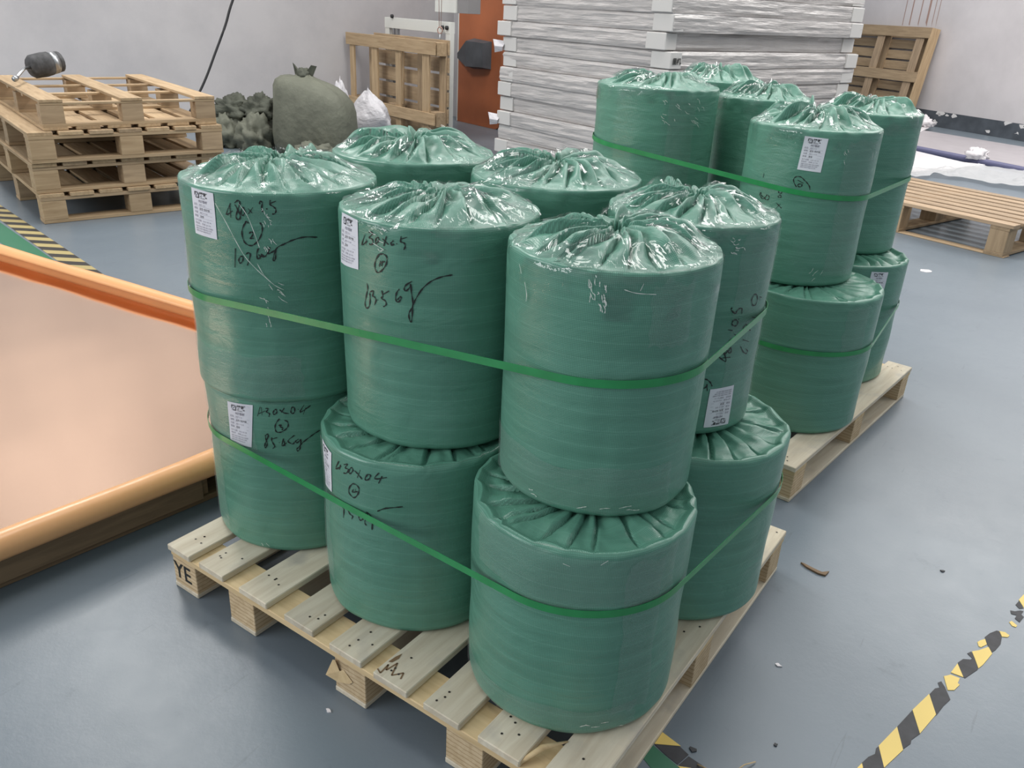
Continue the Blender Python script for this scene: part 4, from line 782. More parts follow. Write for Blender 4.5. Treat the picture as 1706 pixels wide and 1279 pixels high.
def make_roll(x, y, r, z0, h, seed, label, group, upper=True, sag=0.0, bulge=0.02, pleat=0.03, npl=20, spin=0.0, film=0.1, rag=False):
    R = Roll(r, h, seed, sag)
    root = empty('wrapped_roll', (x, y, z0))
    tag(root, label, 'roll', group)
    rn = random.Random(seed * 17 + 3)
    NT = 128
    # body
    zs = [0, .001, .004, .009, .014]
    k = 26
    zs += [lerp(.02, h - .012, i / k) for i in range(k + 1)]
    zs += [h - .008, h - .0055, h - .003, h - .001, h]
    vs, fs, uv = [], [], []
    for z in zs:
        for i in range(NT):
            th = 2 * PI * i / NT
            rr = R.rad(th, z)
            vs.append((rr * math.cos(th), rr * math.sin(th), z))
    for j in range(len(zs) - 1):
        for i in range(NT):
            i2 = (i + 1) % NT
            fs.append((j * NT + i, j * NT + i2, (j + 1) * NT + i2, (j + 1) * NT + i))
            u0, u1 = i / NT * 2 * PI * r, (i + 1) / NT * 2 * PI * r
            uv += [(u0, zs[j]), (u1, zs[j]), (u1, zs[j + 1]), (u0, zs[j + 1])]
    fs.append(tuple(range(NT - 1, -1, -1)))
    uv += [(0, 0)] * NT
    body = mesh_obj('woven_wrap', vs, fs, M_FAB, root, smooth=True)
    ul = body.data.uv_layers.new()
    ul.data.foreach_set('uv', [c for p in uv for c in p])
    # gathered top: overlapping pleats drawn in to a hollow at the middle
    NT2 = 320
    base = rn.uniform(0, 2 * PI)
    tws = rn.choice((-1, 1)) * rn.uniform(.25, .6)
    cuts = R.cuts
    pamp = [rn.uniform(.35, 1.0) for _ in cuts]
    ptw = [rn.uniform(-.14, .14) for _ in cuts]
    pst = [rn.choice((.99, .96, .9, .82, .75)) for _ in cuts]
    lens = [(rn.uniform(0, 2 * PI), rn.uniform(.08, .2), rn.uniform(.5, 1), rn.uniform(.55, .85)) for _ in range(7)]
    rhos = [1.0, .994, .985, .97, .95, .925, .895, .86, .82, .78, .735, .69, .645, .6, .555, .51, .465, .42, .375, .335, .295, .255, .22, .185, .155, .125, .1, .075, .05, .03, .012]
    vs, fs, uv, H = [], [], [], []
    rim = [R.rad(2 * PI * i / NT2, h) for i in range(NT2)]
    nc = len(cuts)
    for ro in rhos:
        row = []
        for i in range(NT2):
            th = 2 * PI * i / NT2
            q, u, wd_ = R.sector(th + tws * (1 - ro) ** 1.5)
            u2 = min(1, max(0, u + ptw[q] * (1 - ro)))
            # broad face of each pleat climbs slowly, then drops over its folded edge
            saw = 1.45 * sstep(0, .82, u2) ** 1.2 * sstep(1.0, .9, u2)
            a0, a1 = pamp[q], pamp[(q + 1) % nc]
            env = sstep(pst[q], pst[q] - .35, ro) * (.30 + .70 * sstep(.03, .5, ro))
            zz = pleat * a0 * saw * env
            crease = math.exp(-(min(u2, 1 - u2) / .05) ** 2)
            zz -= pleat * .7 * crease * sstep(1.0, .8, ro) * sstep(.05, .3, ro)
            for (a, w_, am, rc) in lens:
                d = (th - a + PI) % (2 * PI) - PI
                e_ = (d / w_) ** 2 + ((ro - rc) / .24) ** 2
                if e_ < 4:
                    zz += pleat * .7 * am * math.exp(-e_ * 1.3) * (1 if am > .7 else -.9) * sstep(1.0, .92, ro)
            dome = bulge * (1 - ro ** 2.4) * (1 + .35 * noise.noise(Vector((math.cos(th) * 1.3, math.sin(th) * 1.3, seed * 2.7))))
            zz += .004 * noise.noise(Vector((math.cos(th) * ro * 9, math.sin(th) * ro * 9, seed))) * sstep(1, .9, ro)
            if upper:
                zz += dome
                ruff = .5 + .5 * math.sin(th * 13 + 2.4 * math.sin(th * 3 + seed))
                zz += .010 * math.exp(-((ro - .17) / .06) ** 2) * (.2 + .8 * ruff)
                zz -= (.045 + bulge) * sstep(.15, .03, ro)
            else:
                zz = min(0, (zz - pleat * .6) * sstep(1.0, .92, ro))
            row.append(zz)
        H.append(row)
        for i in range(NT2):
            th = 2 * PI * i / NT2
            jig = 1 + (.14 * math.sin(th * 13 + 2.4 * math.sin(th * 3 + seed)) if .04 < ro < .24 else 0)
            qq = rim[i] * ro * jig
            vs.append((qq * math.cos(th), qq * math.sin(th), h + row[i]))
    for j in range(len(rhos) - 1):
        for i in range(NT2):
            i2 = (i + 1) % NT2
            fs.append((j * NT2 + i, j * NT2 + i2, (j + 1) * NT2 + i2, (j + 1) * NT2 + i))
            for (jj, ii) in ((j, i), (j, i + 1), (j + 1, i + 1), (j + 1, i)):
                th = 2 * PI * ii / NT2
                uv.append((th * r * .9, r * (1 - rhos[jj])))
    fs.append(tuple(range((len(rhos) - 1) * NT2, len(rhos) * NT2)))
    uv += [(0, 0)] * NT2
    top = mesh_obj('gathered_top', vs, fs, M_FAB, root, smooth=True)
    ul = top.data.uv_layers.new()
    ul.data.foreach_set('uv', [c for p in uv for c in p])
    if upper and film:
        # clear film pulled over the top and part-way down the side
        vs, fs = [], []
        NF = 144
        rows = [(None, h - film * (1 + .0)), (None, h - film * .6), (None, h - film * .25), (None, h - .006)]
        for _, z in rows:
            for i in range(NF):
                th = 2 * PI * i / NF
                zz = z - (film * .35 * (1 + noise.noise(Vector((math.cos(th) * 2, math.sin(th) * 2, seed))))) * (h - z) / film
                rr = R.rad(th, zz) + .002 + .003 * abs(noise.noise(Vector((th * 7, zz * 12, seed))))
                vs.append((rr * math.cos(th), rr * math.sin(th), zz))
        js = [2, 4, 6, 8, 10, 12, 14, 16, 18, 20]
        for j in js:
            ro = rhos[j]
            for i in range(NF):
                th = 2 * PI * i / NF
                i2 = i * 2
                hh = max(H[j][i2], H[j][(i2 + 6) % NT2] * .8, H[j][(i2 - 6) % NT2] * .8) + .0035
                hh += .006 * noise.noise(Vector((math.cos(th) * ro * 8, math.sin(th) * ro * 8, seed + 40)))
                tw2 = th
                q = rim[i2] * (ro + .004)
                vs.append((q * math.cos(tw2), q * math.sin(tw2), h + max(hh, H[j][i2] + .002)))
        nr = len(rows) + len(js)
        for j in range(nr - 1):
            for i in range(NF):
                # torn patches: the film does not reach everywhere
                c = noise.noise(Vector((math.cos(2 * PI * i / NF) * 1.6, math.sin(2 * PI * i / NF) * 1.6, j * .35 + seed * 5)))
                if c < -.22:
                    continue
                i2 = (i + 1) % NF
                fs.append((j * NF + i, j * NF + i2, (j + 1) * NF + i2, (j + 1) * NF + i))
        f = mesh_obj('clear_film', vs, fs, M_FILM, root, smooth=True)
        f['label'] = 'clear wrinkled stretch film over the top'
    return root, R

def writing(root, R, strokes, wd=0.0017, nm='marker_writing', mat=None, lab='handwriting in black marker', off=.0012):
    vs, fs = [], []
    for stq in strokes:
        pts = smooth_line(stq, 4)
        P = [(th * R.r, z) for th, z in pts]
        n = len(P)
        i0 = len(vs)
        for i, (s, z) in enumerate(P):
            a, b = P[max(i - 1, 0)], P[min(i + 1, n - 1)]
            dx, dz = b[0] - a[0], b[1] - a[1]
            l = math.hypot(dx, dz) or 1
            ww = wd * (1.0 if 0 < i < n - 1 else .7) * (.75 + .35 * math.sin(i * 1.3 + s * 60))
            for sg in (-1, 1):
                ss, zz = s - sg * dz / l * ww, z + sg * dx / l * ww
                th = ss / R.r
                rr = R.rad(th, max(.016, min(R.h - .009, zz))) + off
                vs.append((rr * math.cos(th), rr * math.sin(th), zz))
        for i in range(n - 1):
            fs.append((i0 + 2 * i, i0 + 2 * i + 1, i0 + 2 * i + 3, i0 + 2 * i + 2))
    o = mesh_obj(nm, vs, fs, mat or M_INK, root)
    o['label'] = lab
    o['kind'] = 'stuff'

# the print of the paper label, laid out flat once (unit: label width 1, height 1.5, origin at its foot)
def label_print():
    parts = []
    def t(s, x, y, size, m, bold=0.0):
        me = text_mesh('t', s, size, M_PRINT, bold=bold)
        parts.append(([(v.co.x + x, v.co.y + y) for v in me.vertices], [tuple(p.vertices) for p in me.polygons], m))
        bpy.data.meshes.remove(me)
    def rect(x0, y0, x1, y1, m):
        parts.append(([(x0, y0), (x1, y0), (x1, y1), (x0, y1)], [(0, 1, 2, 3)], m))
    def poly(p, m):
        parts.append((p, [tuple(range(len(p)))], m))
    # square emblem with open corners and a diagonal
    poly([(.17, 1.42), (.31, 1.42), (.29, 1.385), (.205, 1.385), (.205, 1.32), (.17, 1.28)], 0)
    poly([(.22, 1.22), (.37, 1.22), (.37, 1.40), (.335, 1.37), (.335, 1.255), (.25, 1.255)], 0)
    poly([(.18, 1.24), (.20, 1.23), (.355, 1.41), (.335, 1.42)], 1)
    t('雅联', .40, 1.285, .17, 0, bold=.007)
    t('YALIAN', .41, 1.215, .062, 0)
    t('PET卷材', .33, 1.09, .105, 1, bold=.002)
    for k, (a, b) in enumerate((('品名', 'PET-1.0'), ('规格', '蓝色 保护膜'), ('长度', '430 × 0.4'), ('数量', '壹卷'))):
        y = .975 - k * .125
        t(a, .09, y, .085, 1)
        t(b, .34, y, .085, 1 if k % 2 == 0 else 0)
        rect(.30, y - .022, .88, y - .016, 1)
    t('生产日期   2021-05-18', .09, .465, .075, 1)
    t('检验员    合格 QC-06', .09, .365, .075, 1)
    for k in range(3):
        t('请置于阴凉干燥处 防止日晒雨淋'[: 14 - k], .09, .27 - k * .075, .058, 1)
    vs, fs, mi = [], [], []
    for v, f, m in parts:
        i0 = len(vs)
        vs += v
        for q in f:
            fs.append(tuple(i + i0 for i in q))
            mi.append(m)
    return vs, fs, mi

LP = label_print()

def sticker(root, R, corners, flip=False):
    (a0, z0), (a1, z1), (a2, z2), (a3, z3) = corners      # TL TR BR BL as (angle, height)
    def at(u, v, off):                                     # u across 0..1, v up 0..1
        th = lerp(lerp(a3, a2, u), lerp(a0, a1, u), v)
        z = lerp(lerp(z3, z2, u), lerp(z0, z1, u), v)
        rr = R.rad(th, max(.016, min(R.h - .009, z))) + off
        return (rr * math.cos(th), rr * math.sin(th), z)
    nu, nv = 8, 6
    vs = [at(i / nu, j / nv, .0014) for j in range(nv + 1) for i in range(nu + 1)]
    fs = [(j * (nu + 1) + i, j * (nu + 1) + i + 1, (j + 1) * (nu + 1) + i + 1, (j + 1) * (nu + 1) + i) for j in range(nv) for i in range(nu)]
    lab = mesh_obj('paper_label', vs, fs, M_LABEL, root, smooth=True)
    lab['label'] = 'white printed paper label'
    pv = []
    for x, y in LP[0]:
        u, v = x, y / 1.5
        if flip:
            u, v = 1 - u, 1 - v
        pv.append(at(u, v, .0021))
    pr = mesh_obj('label_print', pv, LP[1], M_PRINT, lab)
    pr.data.materials.append(M_PRINT2)
    for p, m in zip(pr.data.polygons, LP[2]):
        p.material_index = m

HL = .4514
HP += .0008
ZU = HP + HL
GA = 'green wrapped rolls on the nearest pallet'
GB = 'green wrapped rolls on the farther pallet'
rolls = {}
def add(key, *a, **k):
    rolls[key] = make_roll(*a, **k)
add('LL', .138, .353, .232, HP, HL, 1, 'green wrapped roll at the left of the bottom layer, marked 430x0.4 and circled 3', GA, upper=False, pleat=.012)
add('LM', .607, .326, .231, HP, HL, 2, 'green wrapped roll in the middle of the bottom layer, marked 430x0.4 and circled 4', GA, upper=False, pleat=.013)
add('LF', 1.072, .307, .231, HP, HL, 3, 'green wrapped roll at the front corner of the bottom layer, nearest the camera', GA, upper=False, pleat=.015)
add('LR', 1.106, .774, .231, HP, HL, 4, 'green wrapped roll of the bottom layer behind the front corner, shiny pleated rim', GA, upper=False, pleat=.02)
for k, (x, y) in enumerate(((.150, .85), (.605, .83))):
    add('LB%d' % k, x, y, .218, HP, HL, 5 + k, 'green wrapped roll in the bottom layer under the back %s roll of the nearest load' % ('left', 'middle')[k], GA, upper=False, pleat=.01)
add('UL', .150, .334, .232, ZU, .507, 11, 'green wrapped roll at the left of the top layer, marked 480x0.5 and circled 2', GA, sag=.010, bulge=.032, pleat=.016, film=.05)
add('UM', .603, .395, .219, ZU, .4972, 12, 'green wrapped roll in the middle of the top layer, marked 480x0.5 and 83.5', GA, bulge=.022, pleat=.019, film=.05)
add('UF', 1.039, .395, .206, ZU, .4972, 13, 'green wrapped roll at the front corner of the top layer, without label or writing', GA, bulge=.022, pleat=.022, film=.06)
add('UR', 1.017, .811, .197, ZU, .4972, 14, 'green wrapped roll of the top layer behind the front corner, its label upside down', GA, bulge=.024, pleat=.02, film=.05)
add('UBL', .079, .897, .240, ZU, .4972, 15, 'green wrapped roll at the back left of the top layer, a fold at its rim', GA, bulge=.022, pleat=.028, film=.04)
add('UBM', .569, .918, .230, ZU, .4972, 16, 'green wrapped roll at the back middle of the top layer, only its top showing', GA, bulge=.024, pleat=.026, film=.04)
# farther load
HLB = .502
ZB = HP + HLB
add('L4', 1.01, 1.994, .25, HP, HLB, 21, 'green wrapped roll in the bottom layer at the near corner of the farther pallet', GB, upper=False, pleat=.012)
add('L5', .984, 2.535, .245, HP, HLB, 22, 'green wrapped roll at the right of the farther bottom layer, paper label at its rim', GB, upper=False, pleat=.024)
add('L1', .215, 2.07, .23, HP, HLB, 23, 'green wrapped roll in the bottom layer under the tallest roll of the farther load', GB, upper=False, pleat=.01)
add('L3', .51, 2.46, .22, HP, HLB, 24, 'green wrapped roll in the middle of the farther bottom layer, between other rolls', GB, upper=False, pleat=.01)
add('L2', .225, 2.83, .21, HP, HLB, 25, 'green wrapped roll at the far left rear of the farther bottom layer', GB, upper=False, pleat=.01)
add('D1', .24, 2.16, .238, ZB, .596, 31, 'tallest green wrapped roll of the farther load, top layer at its left end', GB, bulge=.022, pleat=.022, film=.05)
add('D2', .215, 2.83, .205, ZB, .59, 32, 'rearmost green wrapped roll of the farther load, its crumpled top behind the tallest', GB, bulge=.03, pleat=.028, film=.04)
add('D3', .545, 2.535, .192, ZB, .56, 33, 'green wrapped roll in the middle of the farther load, seen in a gap', GB, bulge=.025, pleat=.03, film=.04)
add('D4', .901, 2.071, .222, ZB, .528, 34, 'green wrapped roll of the farther load with white label and circled 10', GB, bulge=.03, pleat=.03, film=.05)
add('D5', .935, 2.655, .203, ZB, .54, 35, 'green wrapped roll at the back right of the farther top layer', GB, bulge=.025, pleat=.024, film=.05)
def film_patch(key, th0, th1, z0, z1, mat, skew=0.0):
    root, R = rolls[key]
    nu, nv = 26, 16
    vs, fs = [], []
    for j in range(nv + 1):
        v = j / nv
        for i in range(nu + 1):
            u = i / nu
            th = lerp(th0, th1, u) + skew * (1 - v)
            th += .05 * noise.noise(Vector((u * 2, v * 5, z0 * 9))) * (1 if i in (0, nu) else .3)
            z = lerp(z0, z1, v) + .02 * noise.noise(Vector((u * 4, v * 1.5, th0 * 7))) * (1 if j in (0, nv) else .3)
            z = max(.012, min(R.h - .004, z))
            rr = R.rad(th, z) + .0022 + .003 * abs(noise.noise(Vector((th * 9, z * 22, th0))))
            vs.append((rr * math.cos(th), rr * math.sin(th), z))
    for j in range(nv):
        for i in range(nu):
            q = j * (nu + 1) + i
            fs.append((q, q + 1, q + nu + 2, q + nu + 1))
    o = mesh_obj('clear_film', vs, fs, mat, root, smooth=True)
    o['label'] = 'clear crinkled film on the side'
for a_ in (('UF', -2.7, -.25, .012, .11, M_MILK),
           ('UF', -.72, -.3, .36, .48, M_MILK), ('UL', -1.9, -.6, .012, .12, M_MILK), ('UL', -2.35, -1.95, .05, .36, M_MILK),
           ('UR', -.55, .25, .02, .48, M_MILK), ('LL', -2.4, -1.2, .30, .44, M_MILK), ('LL', -2.25, -1.75, .03, .3, M_MILK),
           ('LF', -2.1, -.15, .33, .44, M_MILK), ('LF', -.65, -.3, .05, .43, M_MILK), ('LF', -2.6, -.4, .012, .07, M_MILK),
           ('D1', -.9, -.45, .02, .58, M_MILK), ('D4', -.75, -.1, .04, .5, M_MILK), ('L4', -.75, -.35, .3, .48, M_MILK), ('LM', -2.5, -2.0, .05, .42, M_MILK)):
    film_patch(*a_)
for k, stq in DATA['S'].items():
    writing(*rolls[k], stq)
for k, stq in DATA['CR'].items():  # film glints painted as thin white ribbons
    writing(*rolls[k], stq, .0008, 'film_crease', M_GLINT, 'white glinting creases in the clear film', .0042)
for k, cs in DATA['ST'].items():
    sticker(*rolls[k], cs, flip=(k == 'UR'))
# corner fold standing up on the back left roll
rt_, RR = rolls['UBL']
vs, fsq = [], []
nA, nB = 20, 9
for i in range(nA + 1):
    u = i / nA
    th = math.radians(118 + u * 82)
    k = math.sin(PI * u) ** 1.2 * (.8 + .2 * math.sin(u * 9))
    for j in range(nB + 1):
        v = j / nB
        if v < .3:
            ro, z = lerp(1.0, .985 + .02 * k, v / .3), lerp(-.016, .062 * k, v / .3)
        else:
            w_ = (v - .3) / .7
            ro, z = lerp(.985 + .02 * k, .45, w_), lerp(.062 * k, .012 * k + .004, w_ ** .75)
        vs.append((RR.r * .988 * ro * math.cos(th), RR.r * .988 * ro * math.sin(th), RR.h + z))
for i in range(nA):
    for j in range(nB):
        q = i * (nB + 1) + j
        fsq.append((q, q + nB + 1, q + nB + 2, q + 1))
fo = mesh_obj('standing_fold', vs, fsq, M_FAB, rt_, smooth=True)

# ---------------------------------------------------------------- strapping
def strap(name, circles, zf, wd, label, group, mat=M_STRAP, off=.0032):
    pts = []
    for (x, y, r) in circles:
        for i in range(180):
            a = 2 * PI * i / 180
            pts.append((x + (r + off) * math.cos(a), y + (r + off) * math.sin(a)))
    pts = sorted(set(pts))
    def half(ps):
        h = []
        for p in ps:
            while len(h) > 1 and (h[-1][0] - h[-2][0]) * (p[1] - h[-2][1]) - (h[-1][1] - h[-2][1]) * (p[0] - h[-2][0]) <= 0:
                h.pop()
            h.append(p)
        return h
    hull = half(pts)[:-1] + half(pts[::-1])[:-1]
    # subdivide the long free spans
    loop = []
    for i, p in enumerate(hull):
        q = hull[(i + 1) % len(hull)]
        n = max(1, int(math.dist(p, q) / .04))
        for k in range(n):
            loop.append((lerp(p[0], q[0], k / n), lerp(p[1], q[1], k / n)))
    n = len(loop)
    vs, fs = [], []
    for i, (x, y) in enumerate(loop):
        a, b = loop[i - 1], loop[(i + 1) % n]
        dx, dy = b[0] - a[0], b[1] - a[1]
        l = math.hypot(dx, dy) or 1
        nx, ny = dy / l, -dx / l
        z = zf(x, y)
        for (o, zz) in ((0, -wd / 2), (.0012, -wd / 2), (.0012, wd / 2), (0, wd / 2)):
            vs.append((x + nx * o, y + ny * o, z + zz))
    for i in range(n):
        j = (i + 1) % n
        for k in range(4):
            k2 = (k + 1) % 4
            fs.append((i * 4 + k, j * 4 + k, j * 4 + k2, i * 4 + k2))
    o = mesh_obj(name, vs, fs, mat)
    tag(o, label, 'strap', group)
    return o

def circ(keys):
    return [(rolls[k][0].location.x, rolls[k][0].location.y, rolls[k][1].r) for k in keys]
GS = 'green plastic straps around the loads'
strap('strapping_band', circ(('UL', 'UM', 'UF', 'UR', 'UBL', 'UBM')), lambda x, y: .835 + .045 * x - .02 * y, .016, 'green plastic strap around the top layer of the nearest load', GS)
strap('strapping_band', circ(('LL', 'LM', 'LF', 'LR', 'LB0', 'LB1')), lambda x, y: .452 + .006 * x, .016, 'green plastic strap around the bottom layer of the nearest load', GS)
strap('strapping_band', circ(('D1', 'D2', 'D3', 'D4', 'D5')), lambda x, y: 1.03 - .07 * x - .02 * (y - 2), .017, 'green plastic strap around the top layer of the farther load', GS)
strap('strapping_band', circ(('L4', 'L5', 'L1', 'L2', 'L3')), lambda x, y: .455, .016, 'green plastic strap around the bottom layer of the farther load', GS)

# loose wood sliver on the nearest pallet
sl = tube('wood_sliver', [(1.145, .0, .128), (1.17, .05, .146), (1.20, .10, .1405)], [.004, .007, .002], M_PLYY, n=5)
tag(sl, 'yellow splinter of wood lying in a gap of the nearest pallet', 'wood scrap')

# ---------------------------------------------------------------- copper sheets on their pallet
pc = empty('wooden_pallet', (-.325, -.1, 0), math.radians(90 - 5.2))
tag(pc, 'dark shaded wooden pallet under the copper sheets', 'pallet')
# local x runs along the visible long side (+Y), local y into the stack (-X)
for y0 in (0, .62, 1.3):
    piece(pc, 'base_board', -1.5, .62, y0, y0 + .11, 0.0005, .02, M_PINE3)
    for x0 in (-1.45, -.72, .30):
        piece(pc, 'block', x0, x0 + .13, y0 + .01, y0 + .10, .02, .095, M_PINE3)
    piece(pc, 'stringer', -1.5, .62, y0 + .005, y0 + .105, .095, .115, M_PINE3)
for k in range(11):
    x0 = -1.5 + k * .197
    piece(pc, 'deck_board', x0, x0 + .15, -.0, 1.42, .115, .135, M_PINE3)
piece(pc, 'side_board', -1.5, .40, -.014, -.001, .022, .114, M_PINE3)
cs = empty('copper_sheet_stack', (0, 0, 0))
tag(cs, 'shiny copper sheets with curled orange protective film, lying on the low pallet at left', 'copper sheets')
out = [(-.437, -1.5), (-.20, 1.145), (-3.3, .835), (-3.45, -1.65)]
def flat_poly(name, poly, z0, z1, mat, parent=None):
    n = len(poly)
    vs = [(x, y, z0) for x, y in poly] + [(x, y, z1) for x, y in poly]
    fs = [tuple(range(n - 1, -1, -1)), tuple(range(n, 2 * n))] + [(i, (i + 1) % n, n + (i + 1) % n, n + i) for i in range(n)]
    return mesh_obj(name, vs, fs, mat, parent)
for k in range(3):
    d = .008 * (2 - k)
    sh = flat_poly('sheet', [(out[0][0] + d, out[0][1]), (out[1][0] + d, out[1][1]), out[2], out[3]], .1355 + k * .0115, .1355 + k * .0115 + (.010 if k < 2 else .006), M_COPPER, cs)
ZC = .1355 + 2 * .0115 + .006
def film_roll(name, p0, p1, side, rad0, rad1, a0, a1, zc, flap=0.0, n=24, turns=22):
    """Curled sheet edge: an open tube from p0 to p1; angles measured from 'side' (outward) upward."""
    p0, p1, side = Vector(p0), Vector(p1), Vector(side)
    vs, fs = [], []
    for i in range(n + 1):
        t = i / n
        c = p0.lerp(p1, t)
        r = lerp(rad0, rad1, t) * (1 + .10 * math.sin(t * 7 + 1) + .05 * math.sin(t * 17))
        for k in range(turns + 1):
            u = k / turns
            an = lerp(a0, a1, u)
            if flap:
                an = lerp(an, lerp(a0, a0 + (a1 - a0) * .55, u), sstep(.72, 1.0, t) * flap)
            rr = r * (1 - .16 * u)
            q = c + side * (rr * math.cos(an)) + Vector((0, 0, zc + rr * math.sin(an)))
            vs.append(q)
    m = turns + 1
    for i in range(n):
        for k in range(turns):
            fs.append((i * m + k, i * m + k + 1, (i + 1) * m + k + 1, (i + 1) * m + k))
    o = mesh_obj(name, vs, fs, M_OFILM, cs, smooth=True)
    md = o.modifiers.new('thick', 'SOLIDIFY')
    md.thickness = .0025
    md.offset = 0
    o['label'] = 'curled orange protective film'
    return o
film_roll('film_curl', (-.437 + .010, -1.5, 0), (-.20 + .012, 1.145, 0), (.996, -.09, 0), .034, .052, PI * .72, -PI * .78, ZC - .022)
film_roll('film_curl', (-3.3, .865, 0), (-.20, 1.165, 0), (-.10, .995, 0), .046, .052, -PI * .62, PI * .86, ZC + .028, flap=.75)

# ---------------------------------------------------------------- stacked pallets at the left wall
ANB = math.atan2(BX.y, BX.x)
WD, DP, HH = 1.27, 1.75, .2
def euro(root, mats, seed):
    rn = random.Random(seed)
    md = mats
    n = 7
    gap = (WD - n * .15) / (n - 1)
    for k in range(n):
        x0 = k * (.15 + gap)
        piece(root, 'deck_board', x0, x0 + .15, rn.uniform(-.01, .0), DP + rn.uniform(-.02, .01), HH - .026, HH - .001, rn.choice(md))
    for y0 in (0.0, DP / 2 - .07, DP - .14):
        piece(root, 'cross_board', 0, WD, y0, y0 + .14, HH - .048, HH - .026, rn.choice(md))
        for x0 in (0.003, WD / 2 - .075, WD - .153):
            piece(root, 'block', x0, x0 + .15, y0 + .002, y0 + .138, .024, HH - .048, rn.choice(md), .003)
    for y0 in (0.0, DP / 2 - .07, DP - .14):
        piece(root, 'base_board', 0.0, WD, y0 + .004, y0 + .134, .001, .024, rn.choice(md))
GP = 'wooden pallets stacked by the left wall'
for k, (lab, dx, dy, rz) in enumerate((('weathered wooden pallet at the foot of the stack by the left wall', .0, .0, .0),
                                       ('weathered wooden pallet second from the floor in the stack by the left wall', -.012, .015, .006),
                                       ('weathered wooden pallet third from the floor, below the upturned one, by the left wall', -.008, -.01, -.008))):
    o = empty('wooden_pallet', S0 + BX * dx - AX * dy + Vector((0, 0, HH * k)), ANB + rz)
    tag(o, lab, 'pallet', GP)
    euro(o, [M_PINE, M_PINE2, M_PINE], 20 + k)
o = empty('wooden_pallet', S0 + BX * .10 - AX * .03 + Vector((0, 0, HH * 3)), ANB - .012)
tag(o, 'upturned light wooden pallet on top of the stack by the left wall', 'pallet', GP)
W2 = 1.14
for k in range(6):
    x0 = k * (W2 - .15) / 5
    piece(o, 'deck_board', x0, x0 + .15, 0, DP, .001, .022, M_PINE)
for y0 in (0.0, DP / 2 - .06, DP - .12):
    piece(o, 'cross_board', 0, W2, y0, y0 + .12, .022, .042, M_PINE)
    for x0 in (0.0, W2 / 2 - .07, W2 - .14):
        piece(o, 'block', x0, x0 + .14, y0 + .002, y0 + .118, .042, .16, M_PINE2)
for y0 in (0.0, .55, 1.1, DP - .06):
    piece(o, 'cross_bar', 0.0, W2, y0, y0 + .055, .16, .176, M_PINE)
for x0 in (0.0, W2 / 2 - .07, W2 - .14):
    piece(o, 'runner_board', x0, x0 + .14, -.005, DP, .176, .196, M_PINE)
# mop roller lying on it
mr_ = empty('mop_roller', S0 + BX * .30 - AX * 1.20 + Vector((0, 0, HH * 4 + .055)))
tag(mr_, 'grey dirty roller with a metal rod lying on the upturned pallet', 'roller')
dv = (AX * -.25 + BX * .75 + Vector((0, 0, .12))).normalized()
p = Vector((0, 0, .045))
q = []
tube('roller_sleeve', [p, p + dv * .02, p + dv * .10, p + dv * .15], [.07, .085, .09, .085], M_BRISTLE, mr_, n=16)
tube('light_band', [p + dv * .15, p + dv * .20], [.084, .08], M_GALV, mr_, n=16)
tube('end_cap', [p + dv * .20, p + dv * .235, p + dv * .25], [.078, .075, .05], M_BRISTLE, mr_, n=16)
tube('rod', [p - dv * .0, p - dv * .05 - BX * .0, p + AX * .32 - BX * .16 + Vector((0, 0, -.045))], .011, M_GALV, mr_)
tube('rod_end', [p + AX * .32 - BX * .16 + Vector((0, 0, -.045)), p + AX * .36 - BX * .18 + Vector((0, 0, -.05))], .02, M_GALV, mr_)

# cable hanging down by the left wall
c1, c0 = Vector((-4.93, 4.13, 1.42)), Vector((-5.02, 3.83, .74))
def shift(p, k):      # slide along the sight-independent wall normal
    return p
cbl = tube('hanging_cable', smooth_line([tuple(c0 - (c1 - c0) * .45 - BX * .05), tuple(c0 - AX * .0), tuple(c0.lerp(c1, .35) + BX * .012), tuple(c0.lerp(c1, .7) + BX * .02), tuple(c1 + BX * .012), tuple(c1 + (c1 - c0) * .6 + BX * .05), tuple(c1 + (c1 - c0) * 2.2 + BX * .35)], 6), .011, M_BLACK, n=8)
tag(cbl, 'black cable hanging in front of the left wall behind the stacked pallets', 'cable')

# ---------------------------------------------------------------- sacks and bags
def blob(name, c, rx, ry, rz, seed, mat, amp=.12, freq=2.2, rot=0.0, power=1.0, flat=.55, nu=40, nv=22, parent=None, top_pinch=0.0):
    vs, fs = [], []
    for j in range(nv + 1):
        ph = PI * j / nv
        for i in range(nu):
            th = 2 * PI * i / nu
            s = math.sin(ph) ** power
            d = Vector((s * math.cos(th), s * math.sin(th), math.cos(ph)))
            k = 1 + amp * noise.noise(d * freq + Vector((seed, 0, 0))) + amp * .5 * noise.noise(d * freq * 2.7 + Vector((0, seed, 0)))
            x, y, z = d.x * rx * k, d.y * ry * k, d.z * rz * k
            if z > 0 and top_pinch:
                f = 1 - top_pinch * (z / rz) ** 2
                x *= f
                y *= f
            if z < -rz * flat:
                z = -rz * flat
            vs.append((c[0] + x * math.cos(rot) - y * math.sin(rot), c[1] + x * math.sin(rot) + y * math.cos(rot), c[2] + z + rz * flat))
    for j in range(nv):
        for i in range(nu):
            i2 = (i + 1) % nu
            fs.append((j * nu + i, (j + 1) * nu + i, (j + 1) * nu + i2, j * nu + i2))
    return mesh_obj(name, vs, fs, mat, parent, smooth=True)

sk = empty('tied_sack', (-4.93, 5.03, 0), math.atan2(.30, .795))
tag(sk, 'full olive green woven sack tied at the top, standing by the left wall', 'sack')
